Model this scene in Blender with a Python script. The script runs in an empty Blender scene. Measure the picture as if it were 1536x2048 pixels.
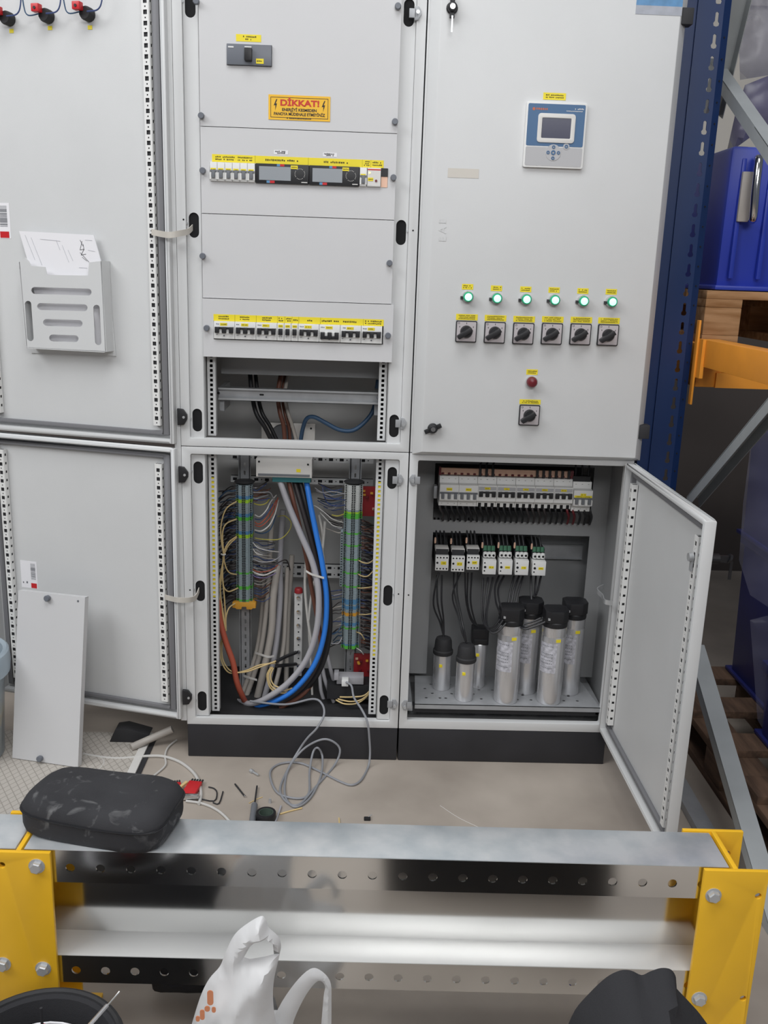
import bpy, bmesh, math, random
from mathutils import Vector, Matrix
from mathutils.geometry import tessellate_polygon
random.seed(7)
SC = bpy.context.scene
COL = SC.collection
R_ = math.radians

# ------------------------------------------------------------------ camera
F_PX = 1850.0
CAM = Vector((0.4691, -2.3970, 1.3554))
PITCH, YAW, ROLL = 0.2525, 0.0288, 0.0343
def cam_axes():
    f = Vector((math.sin(YAW), math.cos(YAW), 0)); r = Vector((math.cos(YAW), -math.sin(YAW), 0)); u = Vector((0, 0, 1))
    f2 = f*math.cos(PITCH) - u*math.sin(PITCH); u2 = u*math.cos(PITCH) + f*math.sin(PITCH)
    return r*math.cos(ROLL) + u2*math.sin(ROLL), u2*math.cos(ROLL) - r*math.sin(ROLL), f2
CR, CU, CF = cam_axes()
cam_data = bpy.data.cameras.new('camera'); cam = bpy.data.objects.new('camera', cam_data); COL.objects.link(cam)
cam.matrix_world = Matrix(((CR.x, CU.x, -CF.x, CAM.x), (CR.y, CU.y, -CF.y, CAM.y), (CR.z, CU.z, -CF.z, CAM.z), (0, 0, 0, 1)))
cam_data.sensor_fit = 'VERTICAL'; cam_data.sensor_height = 36.0; cam_data.lens = 36.0*F_PX/2048.0
cam_data.clip_start = 0.05
SC.camera = cam

# ------------------------------------------------------------------ light
world = bpy.data.worlds.new('hall'); SC.world = world; world.use_nodes = True
world.node_tree.nodes['Background'].inputs[0].default_value = (0.80, 0.87, 1.0, 1)
world.node_tree.nodes['Background'].inputs[1].default_value = 0.17
def area(name, loc, target, sx, sy, power, col):
    d = bpy.data.lights.new(name, 'AREA'); d.shape = 'RECTANGLE'; d.size = sx; d.size_y = sy; d.energy = power; d.color = col
    o = bpy.data.objects.new(name, d); COL.objects.link(o); o.location = loc
    o.rotation_euler = (Vector(target) - Vector(loc)).to_track_quat('-Z', 'Y').to_euler()
    return o
area('hall_window_light', (-3.2, -2.5, 4.3), (0.2, 0.0, 1.2), 3.2, 1.8, 170, (0.98, 0.99, 1.0))
area('hall_ceiling_light', (0.2, -2.0, 4.8), (0.3, -0.9, 0.0), 2.6, 1.8, 120, (0.98, 0.99, 1.0))
area('rear_window_light', (1.2, -4.1, 2.85), (0.9, 0.0, 1.2), 2.2, 0.75, 66, (1.0, 1.0, 1.0))
SC.view_settings.view_transform = 'Standard'; SC.view_settings.look = 'None'
SC.view_settings.exposure = -0.40; SC.view_settings.gamma = 1.0; SC.view_settings.use_curve_mapping = False

# ------------------------------------------------------------------ helpers: a pixel of the photo at a chosen real depth
def ray(px, py): return CF + CR*((px-768)/F_PX) - CU*((py-1024)/F_PX)
def at(px, py, Y=0.0):
    d = ray(px, py); return CAM + d*((Y-CAM.y)/d.y)
def atz(px, py, Z=0.0):
    d = ray(px, py); return CAM + d*((Z-CAM.z)/d.z)
def atx(px, py, X):
    d = ray(px, py); return CAM + d*((X-CAM.x)/d.x)
def onplane(px, py, o, n):
    d = ray(px, py); return CAM + d*((o-CAM).dot(n)/d.dot(n))

# ------------------------------------------------------------------ materials
def lin(h):
    c = [int(h[i:i+2], 16)/255 for i in (0, 2, 4)]
    return tuple((x/12.92 if x <= .04045 else ((x+.055)/1.055)**2.4) for x in c)
def mat(name, hexc, rough=.5, metal=0., var=0., vscale=20., bump=0., bscale=400., alpha=1., trans=0., emit=0., spec=.5, hex2=None, stretch=None, rvar=0.):
    m = bpy.data.materials.new(name); m.use_nodes = True
    nt = m.node_tree; b = nt.nodes['Principled BSDF']; c = lin(hexc)
    b.inputs['Base Color'].default_value = (*c, 1); b.inputs['Roughness'].default_value = rough
    b.inputs['Metallic'].default_value = metal; b.inputs['Specular IOR Level'].default_value = spec
    b.inputs['Alpha'].default_value = alpha; b.inputs['Transmission Weight'].default_value = trans
    if emit: b.inputs['Emission Color'].default_value = (*c, 1); b.inputs['Emission Strength'].default_value = emit
    tc = nt.nodes.new('ShaderNodeTexCoord'); src = tc.outputs['Object']
    if stretch:
        mp = nt.nodes.new('ShaderNodeMapping'); mp.inputs['Scale'].default_value = stretch
        nt.links.new(src, mp.inputs[0]); src = mp.outputs[0]
    if var or hex2:
        n = nt.nodes.new('ShaderNodeTexNoise'); n.inputs['Scale'].default_value = vscale; n.inputs['Detail'].default_value = 6
        r = nt.nodes.new('ShaderNodeValToRGB'); nt.links.new(src, n.inputs['Vector']); nt.links.new(n.outputs[0], r.inputs[0])
        c2 = lin(hex2) if hex2 else tuple(max(0, x*(1-var)) for x in c); c1 = c if hex2 else tuple(min(1, x*(1+var)) for x in c)
        r.color_ramp.elements[0].position = .35; r.color_ramp.elements[1].position = .65
        r.color_ramp.elements[0].color = (*c2, 1); r.color_ramp.elements[1].color = (*c1, 1)
        nt.links.new(r.outputs[0], b.inputs['Base Color'])
        if rvar:
            mr = nt.nodes.new('ShaderNodeMapRange'); mr.inputs[3].default_value = max(.02, rough-rvar); mr.inputs[4].default_value = rough+rvar
            nt.links.new(n.outputs[0], mr.inputs[0]); nt.links.new(mr.outputs[0], b.inputs['Roughness'])
    if bump:
        n2 = nt.nodes.new('ShaderNodeTexNoise'); n2.inputs['Scale'].default_value = bscale; n2.inputs['Detail'].default_value = 3
        bp = nt.nodes.new('ShaderNodeBump'); bp.inputs['Strength'].default_value = bump; bp.inputs['Distance'].default_value = .002
        nt.links.new(src, n2.inputs['Vector']); nt.links.new(n2.outputs[0], bp.inputs['Height']); nt.links.new(bp.outputs[0], b.inputs['Normal'])
    return m
M = {}
M['cab'] = mat('grey_powder_coat', 'd3d4d4', .42, var=.015, vscale=6, bump=.12, bscale=900)
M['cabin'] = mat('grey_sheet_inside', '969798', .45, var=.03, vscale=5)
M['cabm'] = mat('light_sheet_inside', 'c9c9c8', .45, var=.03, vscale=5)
M['cover'] = mat('grey_cover_coat', 'd0d0d1', .45, var=.012, vscale=5, bump=.08, bscale=900)
M['gasket'] = mat('grey_foam_gasket', '77777a', .8)
M['dark'] = mat('dark_rubber', '2c2c2f', .65)
M['black'] = mat('black_plastic', '1f1f22', .45)
M['blackm'] = mat('black_matt_plastic', '2a2a2c', .7, var=.1, vscale=30)
M['hole'] = mat('black_recess', '141416', .9)
M['plinth'] = mat('black_plinth_paint', '2b2b2f', .55, var=.12, vscale=8)
M['zinc'] = mat('zinc_steel', 'c4c6c8', .34, .5, var=.06, vscale=30)
M['zincd'] = mat('zinc_steel_matt', 'a8aaad', .45, .3, var=.06, vscale=30)
M['chrome'] = mat('bright_steel', 'd8d8d8', .15, 1.)
M['alu'] = mat('brushed_aluminium', 'd8d8da', .27, .72, var=.04, vscale=14, stretch=(1, 1, .05), rvar=.05)
M['galv'] = mat('galvanised_sheet', 'e2e2e1', .15, 1.)
M['galvweb'] = mat('galvanised_web', 'dcdcdb', .13, 1.)
M['galvfl'] = mat('galvanised_flange', 'e8e8e6', .4, .4)
M['galvtop'] = mat('galvanised_cloudy', 'dfe2e4', .33, .55, vscale=14, hex2='c0c8cd', rvar=.08)
M['yellow'] = mat('yellow_enamel', 'f3bd2b', .38, var=.04, vscale=9)
M['orange'] = mat('orange_enamel', 'e8972f', .5, var=.06, vscale=9)
M['label'] = mat('yellow_label', 'f0dc2e', .5)
M['ink'] = mat('label_ink', '4a4214', .6)
M['inkb'] = mat('black_ink', '26262a', .6)
M['white'] = mat('white_plastic', 'e6e6e4', .4)
M['whiteo'] = mat('offwhite_plastic', 'dcdad6', .45)
M['paper'] = mat('white_paper', 'ecebee', .7)
M['greyp'] = mat('mid_grey_plastic', '6e7176', .5)
M['slate'] = mat('slate_plastic', '6c7078', .4)
M['terg'] = mat('terminal_grey', '93a2a8', .5)
M['terb'] = mat('terminal_blue', '5a8fb8', .5)
M['tergn'] = mat('terminal_green', '5fc24a', .5)
M['tery'] = mat('terminal_yellow_green', 'a9d83a', .5)
M['tero'] = mat('terminal_orange', 'e0a43c', .5)
M['terw'] = mat('terminal_white', 'c9ccca', .5)
M['teal'] = mat('teal_plastic', '2f6f74', .5)
M['red'] = mat('red_plastic', 'c8232a', .4)
M['redb'] = mat('red_circuit_board', '9a262b', .45)
M['redd'] = mat('dark_red_lens', '6e2028', .35)
M['copper'] = mat('copper_bar', 'e9bfa6', .4, .2)
M['blue'] = mat('blue_rack_paint', '15305f', .4, var=.05, vscale=7)
M['bin'] = mat('blue_bin_plastic', '2a3fae', .38, var=.05, vscale=4)
M['bind'] = mat('navy_bin_plastic', '262c6e', .4, var=.05, vscale=4)
M['ctrl'] = mat('controller_blue', '3a638c', .4)
M['screen'] = mat('dark_lcd', '35374f', .2)
M['lcd'] = mat('grey_lcd', '9a9fa4', .25)
M['lamp'] = mat('lit_green_lens', 'a8ffe0', .3, emit=2.0)
M['lampc'] = mat('green_lens_rim', '2ea77c', .3)
M['wood'] = mat('pallet_wood', 'b98f66', .8, vscale=6, hex2='94693f', stretch=(1, 8, 8), bump=.2, bscale=60)
M['woodd'] = mat('worn_pallet_wood', '6f5644', .85, vscale=6, hex2='4c3a2e', stretch=(8, 1, 8), bump=.2, bscale=60)
M['fabric'] = mat('black_fabric', '2b2b2e', .9, bump=.35, bscale=700)
M['dusty'] = mat('dusty_black_fabric', '37373a', .88, vscale=9, hex2='2c2c2f', bump=.3, bscale=700)
for k, h in dict(wblue='2f7fe0', wgrey='aaa9ae', wgrey2='b0aaa3', wblack='232326', wbrown='6f4638', wred='b65a45', wcream='d9c08a', wwhite='d8d6d2', wnavy='3a4a78', wdkb='33506e', wyg='b7ae4a', wdark='3a3536', cord='c9c7c3', netc='8f9196', wpurple='7a6a95').items():
    M[k] = mat('insulation_'+k[1:], h, .45)

# ------------------------------------------------------------------ mesh builder
X_, Y_, Z_ = Vector((1, 0, 0)), Vector((0, 1, 0)), Vector((0, 0, 1))
class MB:
    def __init__(s): s.v = []; s.f = []; s.m = []; s.mi = 0
    def add(s, vs, fs):
        n = len(s.v); s.v += [Vector(p) for p in vs]
        for f in fs: s.f.append([i+n for i in f]); s.m.append(s.mi)
        return s
    def mat(s, i): s.mi = i; return s
    def box(s, x0, x1, y0, y1, z0, z1):
        return s.add([(x0,y0,z0),(x1,y0,z0),(x1,y1,z0),(x0,y1,z0),(x0,y0,z1),(x1,y0,z1),(x1,y1,z1),(x0,y1,z1)],
                     [(3,2,1,0),(4,5,6,7),(0,1,5,4),(1,2,6,5),(2,3,7,6),(3,0,4,7)])
    def obox(s, o, u, v, w):   # box from corner o with edge vectors
        o, u, v, w = map(Vector, (o, u, v, w))
        return s.add([o, o+u, o+u+v, o+v, o+w, o+u+w, o+u+v+w, o+v+w], [(3,2,1,0),(4,5,6,7),(0,1,5,4),(1,2,6,5),(2,3,7,6),(3,0,4,7)])
    def bar(s, a, b, wid, thk, up=Z_):  # square bar between two points
        a, b = Vector(a), Vector(b); d = (b-a).normalized(); sd = d.cross(up).normalized(); u2 = sd.cross(d)
        return s.obox(a - sd*wid/2 - u2*thk/2, b-a, sd*wid, u2*thk)
    def cyl(s, a, b, r, n=14, r2=None, cap=True):
        a, b = Vector(a), Vector(b); r2 = r if r2 is None else r2
        d = (b-a).normalized(); e = d.orthogonal().normalized(); g = d.cross(e)
        vs = []
        for p, q in ((a, r), (b, r2)):
            vs += [p + (e*math.cos(2*math.pi*i/n) + g*math.sin(2*math.pi*i/n))*q for i in range(n)]
        fs = [(i, (i+1) % n, n+(i+1) % n, n+i) for i in range(n)]
        if cap: fs += [tuple(range(n-1, -1, -1)), tuple(range(n, 2*n))]
        return s.add(vs, fs)
    def lathe(s, c, prof, n=24, axis=Z_):   # prof: (radius, height along axis)
        c = Vector(c); d = Vector(axis).normalized(); e = d.orthogonal().normalized(); g = d.cross(e); vs = []; fs = []
        for r, h in prof: vs += [c + d*h + (e*math.cos(2*math.pi*i/n) + g*math.sin(2*math.pi*i/n))*r for i in range(n)]
        for k in range(len(prof)-1): fs += [(k*n+i, k*n+(i+1) % n, (k+1)*n+(i+1) % n, (k+1)*n+i) for i in range(n)]
        if prof[0][0] > 1e-6: fs.append(tuple(range(n-1, -1, -1)))
        if prof[-1][0] > 1e-6: fs.append(tuple(range((len(prof)-1)*n, len(prof)*n)))
        return s.add(vs, fs)
    def tube(s, pts, r, n=8, smooth=5, flat=None):
        P = spline(pts, smooth) if smooth else [Vector(p) for p in pts]
        vs = []; fs = []; e = None; N = len(P)
        for i, p in enumerate(P):
            d = (P[min(i+1, N-1)] - P[max(i-1, 0)]).normalized()
            e = d.orthogonal().normalized() if e is None else (e - d*e.dot(d)).normalized()
            if flat: e = (Vector(flat[0]) - d*Vector(flat[0]).dot(d)).normalized()
            g = d.cross(e); ra, rb = (r, flat[1]) if flat else (r, r)
            vs += [p + e*math.cos(2*math.pi*k/n)*ra + g*math.sin(2*math.pi*k/n)*rb for k in range(n)]
        for i in range(N-1): fs += [(i*n+k, i*n+(k+1) % n, (i+1)*n+(k+1) % n, (i+1)*n+k) for k in range(n)]
        fs += [tuple(range(n-1, -1, -1)), tuple(range((N-1)*n, N*n))]
        return s.add(vs, fs)
    def plate(s, outer, holes, t, o=(0,0,0), u=X_, v=Z_):  # flat sheet with real openings, front towards u x v
        o, u, v = Vector(o), Vector(u), Vector(v); n = u.cross(v).normalized(); loops = [outer] + list(holes)
        flat = [Vector((p[0], p[1], 0)) for l in loops for p in l]
        tris = tessellate_polygon([[Vector((p[0], p[1], 0)) for p in l] for l in loops])
        k = len(flat); vs = [o + u*p.x + v*p.y for p in flat] + [o + u*p.x + v*p.y - n*t for p in flat]; fs = []
        for a, b, c in tris:
            if (flat[b]-flat[a]).cross(flat[c]-flat[a]).z < 0: a, b, c = a, c, b
            fs += [(a, b, c), (k+c, k+b, k+a)]
        i0 = 0
        for l in loops:
            m = len(l)
            for i in range(m): fs.append((i0+(i+1) % m, i0+i, k+i0+i, k+i0+(i+1) % m))
            i0 += m
        return s.add(vs, fs)
    def build(s, name, mats, parent=None, world=True, smooth=False, bev=0., origin=None, label=None):
        if isinstance(mats, str): mats = [mats]
        W = Matrix.Identity(4)
        if parent is not None: W = WM[parent.name]
        elif origin is not None: W = Matrix.Translation(Vector(origin))
        Wi = W.inverted(); vs = [Wi @ p for p in s.v] if world else s.v
        me = bpy.data.meshes.new(name); me.from_pydata([tuple(p) for p in vs], [], s.f); me.validate()
        for m in mats: me.materials.append(M[m])
        if len(mats) > 1 and len(me.polygons) == len(s.m): me.polygons.foreach_set('material_index', s.m)
        if True:
            bm = bmesh.new(); bm.from_mesh(me)
            if bev: bmesh.ops.remove_doubles(bm, verts=bm.verts, dist=1e-6)
            bmesh.ops.recalc_face_normals(bm, faces=bm.faces)
            if bev:
                ed = [e for e in bm.edges if len(e.link_faces) == 2 and e.calc_face_angle(0) > .6]
                bmesh.ops.bevel(bm, geom=ed, offset=bev, segments=2, affect='EDGES', clamp_overlap=True, profile=.6)
            bm.to_mesh(me); bm.free()
        if smooth or bev:
            me.polygons.foreach_set('use_smooth', [True]*len(me.polygons)); me.set_sharp_from_angle(angle=R_(38))
        o = bpy.data.objects.new(name, me); COL.objects.link(o)
        if parent is not None: o.parent = parent
        elif origin is not None: o.location = Vector(origin)
        WM[o.name] = W
        if name in STUFF and parent is not None: o['kind'] = 'stuff'
        if label: o['label'] = label
        return o
WM = {}
STUFF = {'lettering', 'print', 'small_print', 'print_lines', 'barcode', 'terminal_hole', 'pencil_lines', 'handwriting', 'button_marks', 'dial_marks', 'small_hole', 'maker_print', 'type_print', 'orange_print', 'tooth_screw', 'jumper_slot'}
def spline(pts, k=5):
    P = [Vector(p) for p in pts]
    if len(P) < 3: return P
    out = []
    for i in range(len(P)-1):
        p0, p1, p2, p3 = P[max(i-1, 0)], P[i], P[i+1], P[min(i+2, len(P)-1)]
        for j in range(k):
            t = j/k; out.append(.5*((2*p1) + (p2-p0)*t + (2*p0-5*p1+4*p2-p3)*t*t + (3*p1-p0-3*p2+p3)*t**3))
    out.append(P[-1]); return out
def tag(o, label, cat, group=None):
    o['label'] = label; o['category'] = cat
    if group: o['group'] = group
    return o
def thing(name, label, cat, loc=(0,0,0), rotz=0., group=None):
    o = bpy.data.objects.new(name, None); COL.objects.link(o); o.location = Vector(loc); o.rotation_euler = (0, 0, rotz)
    o.empty_display_size = .05
    WM[o.name] = Matrix.Translation(Vector(loc)) @ Matrix.Rotation(rotz, 4, 'Z'); return tag(o, label, cat, group)
def dup(root, loc, label=None, rotz=None):
    r = root.copy(); COL.objects.link(r); r.location = Vector(loc)
    if rotz is not None: r.rotation_euler = (0, 0, rotz)
    if label: r['label'] = label
    WM[r.name] = Matrix.Translation(Vector(loc)) @ Matrix.Rotation(r.rotation_euler.z, 4, 'Z')
    for ch in list(root.children):
        c = ch.copy(); COL.objects.link(c); c.parent = r; WM[c.name] = WM[r.name]
        for g in ch.children:
            d = g.copy(); COL.objects.link(d); d.parent = c; WM[d.name] = WM[r.name]
    return r
def single(name, mb, mats, label, cat, origin, smooth=False, bev=0., group=None):
    return tag(mb.build(name, mats, None, True, smooth, bev, origin), label, cat, group)
def struct(name, mb, mats):
    o = mb.build(name, mats); o['kind'] = 'structure'; return o
def rect(x0, x1, z0, z1): return [(x0, z0), (x1, z0), (x1, z1), (x0, z1)]
def rr(x0, x1, z0, z1, r, n=4):
    out = []
    for cx, cz, a in ((x1-r, z0+r, -90), (x1-r, z1-r, 0), (x0+r, z1-r, 90), (x0+r, z0+r, 180)):
        out += [(cx+r*math.cos(R_(a+90*i/n)), cz+r*math.sin(R_(a+90*i/n))) for i in range(n+1)]
    return out
def oval(cx, cz, w, h, n=5): return rr(cx-w/2, cx+w/2, cz-h/2, cz+h/2, min(w, h)/2-1e-5, n)
def circ(cx, cz, r, n=12): return [(cx+r*math.cos(2*math.pi*i/n), cz+r*math.sin(2*math.pi*i/n)) for i in range(n)]
def text(s, size, m, parent, o, u=X_, v=Z_, name='lettering', bold=0., sx=1., width=None):
    cu = bpy.data.curves.new('t', 'FONT'); cu.body = s; cu.size = size; cu.align_x = 'CENTER'; cu.align_y = 'CENTER'; cu.offset = bold
    ob = bpy.data.objects.new('t', cu); COL.objects.link(ob); dg = bpy.context.evaluated_depsgraph_get()
    me = bpy.data.meshes.new_from_object(ob.evaluated_get(dg)); bpy.data.objects.remove(ob)
    b = MB(); o, u, v = Vector(o), Vector(u), Vector(v)
    if width: xs_ = [p.co.x for p in me.vertices]; sx = width/(max(xs_)-min(xs_))
    b.add([o + u*p.co.x*sx + v*p.co.y for p in me.vertices], [tuple(f.vertices) for f in me.polygons])
    bpy.data.meshes.remove(me)
    return b.build(name, m, parent)
def marks(b, o, u, v, x0, x1, z, h, dens=.8):   # short ink strokes of lettering too small to read in the photo
    o, u, v = Vector(o), Vector(u), Vector(v); x = x0
    while x < x1 - h*.5:
        w = min(x1-x, h*random.uniform(.5, .9))
        if random.random() < dens: b.obox(o + u*x + v*(z-h/2*random.uniform(.6, 1)), u*w, v*h*random.uniform(.7, 1), u.cross(v)*.0003)
        x += w + h*.35
    return b

# ================================================================== the setting
def floor_mat():
    m = bpy.data.materials.new('beige_floor_coating'); m.use_nodes = True; nt = m.node_tree; b = nt.nodes['Principled BSDF']
    tc = nt.nodes.new('ShaderNodeTexCoord'); n = nt.nodes.new('ShaderNodeTexNoise'); n.inputs['Scale'].default_value = 3.2; n.inputs['Detail'].default_value = 9
    r = nt.nodes.new('ShaderNodeValToRGB'); r.color_ramp.elements[0].position = .3; r.color_ramp.elements[1].position = .72
    r.color_ramp.elements[0].color = (*lin('988e84'), 1); r.color_ramp.elements[1].color = (*lin('b7ada2'), 1)
    nt.links.new(tc.outputs['Object'], n.inputs[0]); nt.links.new(n.outputs[0], r.inputs[0]); nt.links.new(r.outputs[0], b.inputs['Base Color'])
    b.inputs['Roughness'].default_value = .5; M['floor'] = m
floor_mat()
M['wallu'] = mat('pale_wall_plaster', 'b9b4ac', .9, var=.03, vscale=3)
M['walld'] = mat('dark_wall_shade', '544d4a', .85, var=.06, vscale=3)  # gloom of the rack area put into the colour
FILL = mat('fill_panel_glow', 'f4f8ff', .3, emit=3.2); M['fill'] = FILL  # glow added to brighten what the rail reflects
struct('floor', MB().box(-5, 5, -6, 4, -.1, 0), 'floor')
wb = struct('wall_back', MB().box(-5, 5, 1.9, 2.0, 0, 4.2), 'wallu')
MB().box(-5, 5, 1.885, 1.9, 0, 1.72).build('wall_shade_panel', 'walld', wb)  # dark sheet on the lower wall stands in for shade behind the rack
MB().box(-5, 5, 1.87, 1.9, 1.72, 1.745).build('dado_rail', 'wallu', wb)
w_ = struct('fill_panel_1', MB().plate(rect(.05, 2.3, 2.5, 3.1), [rect(.10, 1.15, 2.54, 3.06), rect(1.20, 2.25, 2.54, 3.06)], .05, (0, 1.88, 0)), 'wallu')  # framed glowing panel, added to light the rail top
for xa_ in (.10, 1.20): MB().box(xa_, xa_+1.05, 1.89, 1.897, 2.54, 3.06).build('pane', 'fill', w_)
# insulating mat with an embossed diamond pattern, left of the plinth
def mat_mat():
    m = bpy.data.materials.new('embossed_diamond_mat'); m.use_nodes = True; nt = m.node_tree; b = nt.nodes['Principled BSDF']
    tc = nt.nodes.new('ShaderNodeTexCoord'); prev = None
    for ang in (33, -33):
        mp = nt.nodes.new('ShaderNodeMapping'); mp.inputs['Rotation'].default_value = (0, 0, R_(ang)); nt.links.new(tc.outputs['Object'], mp.inputs[0])
        w = nt.nodes.new('ShaderNodeTexWave'); w.bands_direction = 'X'; w.inputs['Scale'].default_value = 17; w.inputs['Distortion'].default_value = 0
        nt.links.new(mp.outputs[0], w.inputs['Vector']); g = nt.nodes.new('ShaderNodeMath'); g.operation = 'GREATER_THAN'; g.inputs[1].default_value = .955
        nt.links.new(w.outputs['Fac'], g.inputs[0])
        if prev:
            mx = nt.nodes.new('ShaderNodeMath'); mx.operation = 'MAXIMUM'; nt.links.new(prev.outputs[0], mx.inputs[0]); nt.links.new(g.outputs[0], mx.inputs[1]); prev = mx
        else: prev = g
    r = nt.nodes.new('ShaderNodeValToRGB'); r.color_ramp.elements[0].color = (*lin('b9b3ab'), 1); r.color_ramp.elements[1].color = (*lin('9c968e'), 1)
    nt.links.new(prev.outputs[0], r.inputs[0]); nt.links.new(r.outputs[0], b.inputs['Base Color'])
    bp = nt.nodes.new('ShaderNodeBump'); bp.inputs['Strength'].default_value = .4; bp.inputs['Distance'].default_value = .003; bp.invert = True
    nt.links.new(prev.outputs[0], bp.inputs['Height']); nt.links.new(bp.outputs[0], b.inputs['Normal']); b.inputs['Roughness'].default_value = .6; M['mat'] = m
mat_mat()
t = thing('floor_mat', 'pale diamond-patterned insulating mat on the floor left of the plinth', 'mat', (-.9, -.4, 0))
MB().box(-1.6, -.145, -.9, .12, 0, .006).build('mat_sheet', 'mat', t)
MB().box(-.145, -.122, -.9, .12, 0, .008).build('edge_strip', 'whiteo', t, bev=.002)
MB().box(-.122, -.108, -.9, .12, 0, .003).build('joint_strip', 'dark', t)

# ================================================================== cabinets
def slotted_strip(b, fr, x, w, z0, z1, pitch, big, small=0., depth=.012, t=.0015, walls=True):
    """perforated steel strip: bars and bridges around real openings. fr = (o, u, v)"""
    o, u, v = fr; n = u.cross(v)
    def bx(a0, a1, c0, c1): b.obox(o + u*a0 + v*c0, u*(a1-a0), v*(c1-c0), -n*t)
    e = (w-big)/2
    bx(x-w/2, x-w/2+e, z0, z1); bx(x+w/2-e, x+w/2, z0, z1); z = z0; c = 0
    while z + pitch <= z1 + 1e-6:
        gap = pitch - big
        if small:
            bx(x-big/2, x+big/2, z, z+(gap-small)/2); bx(x-big/2, x-small/2, z+(gap-small)/2, z+(gap+small)/2)
            bx(x+small/2, x+big/2, z+(gap-small)/2, z+(gap+small)/2); bx(x-big/2, x+big/2, z+(gap+small)/2, z+gap)
        else: bx(x-big/2, x+big/2, z, z+gap)
        z += pitch
    if z < z1: bx(x-big/2, x+big/2, z, z1)
    if walls:
        for s in (-1, 1):
            if small: slotted_strip(b, (o + u*(x+s*w/2) - n*t, -n*(-s) if False else (n if s > 0 else -n), v), (-depth/2 if s > 0 else depth/2), depth, z0, z1, pitch, .007, 0., 0., .0012, False)
            else: b.obox(o + u*(x+s*(w/2-.00075)-.00075) + v*z0 - n*t, u*.0015, v*(z1-z0), -n*depth)
    return b

def door(cab, hinge, w, z0, z1, ang, sx, bevel_front=False, inner=True, latch=True):
    """sheet-steel door; local x along the door away from the hinge, +y its inner side."""
    c, s_ = math.cos(ang), math.sin(ang)
    u = Vector((c, s_, 0))*sx; n_in = Vector((-s_, c, 0)); o = Vector(hinge)
    def P(x, y, z): return o + u*x + n_in*y + Z_*z
    b = MB()
    def bx(x0, x1, y0, y1, a, d): b.obox(P(x0, y0, a), u*(x1-x0), n_in*(y1-y0), Z_*(d-a))
    bx(.003, w-.003, -.025, -.0232, z0+.003, z1-.003)
    skin = b.build('door', 'cab', cab)
    b = MB(); g = .011
    for (x0, x1, a, d) in ((0, g, z0, z1), (w-g, w, z0, z1), (g, w-g, z0, z0+g), (g, w-g, z1-g, z1)): bx(x0, x1, -.0255, 0, a, d)
    b.build('door_rim', 'cab', skin, bev=.0035)
    if inner:
        b = MB(); i, k = .02, .038
        for (x0, x1, a, d) in ((i, k, z0+i, z1-i), (w-k, w-i, z0+i, z1-i), (k, w-k, z0+i, z0+i+.01), (k, w-k, z1-i-.01, z1-i)): bx(x0, x1, -.023, -.012, a, d)
        b.build('gasket', 'gasket', skin, bev=.003)
        uu = u if sx*1 > 0 else u
        fr = (P(0, -.006, 0), -u, Z_) if (-u).cross(Z_).dot(n_in) > 0 else (P(0, -.006, 0), u, Z_)
        sg = 1 if fr[1] == u else -1
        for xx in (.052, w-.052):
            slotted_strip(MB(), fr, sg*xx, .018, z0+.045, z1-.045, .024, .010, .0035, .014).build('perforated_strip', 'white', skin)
            bk = MB(); bx_ = bk; bk.obox(P(xx-.0072, -.0225, z0+.047), u*.0144, n_in*.0135, Z_*(z1-z0-.094)); bk.build('strip_shadow_foil', 'dark', skin)  # dark backing added so the slots read as shaded openings
    return skin, P, u, n_in

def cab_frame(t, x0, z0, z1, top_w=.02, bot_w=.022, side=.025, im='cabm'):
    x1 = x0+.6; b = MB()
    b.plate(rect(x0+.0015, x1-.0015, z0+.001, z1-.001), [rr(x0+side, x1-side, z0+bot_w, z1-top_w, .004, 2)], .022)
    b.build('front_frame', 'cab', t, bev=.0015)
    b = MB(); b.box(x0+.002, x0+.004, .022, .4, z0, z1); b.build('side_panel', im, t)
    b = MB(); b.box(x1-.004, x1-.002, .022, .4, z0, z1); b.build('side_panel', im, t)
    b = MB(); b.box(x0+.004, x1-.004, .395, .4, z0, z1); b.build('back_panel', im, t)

def catch(t, p, flip=1, m='zincd'):
    b = MB(); y = p[1]; x, z = p[0], p[2]
    b.box(min(x, x-flip*.016), max(x, x-flip*.016), y-.004, y, z-.010, z+.010)
    b.plate([(x+flip*q[0], z+q[1]) for q in (((-.003, -.015), (.006, -.015), (.013, -.002), (.013, .004), (.006, .015), (-.003, .015)) if flip > 0 else ((-.003, .015), (.006, .015), (.013, .004), (.013, -.002), (.006, -.015), (-.003, -.015)))], [], .008, (0, y-.004, 0))
    k = b.build('door_catch', m, t, bev=.001)
    MB().cyl((x+flip*.004, y-.012, z), (x+flip*.004, y-.017, z), .0045, 10).build('screw', 'zinc', k, smooth=True)

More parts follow.
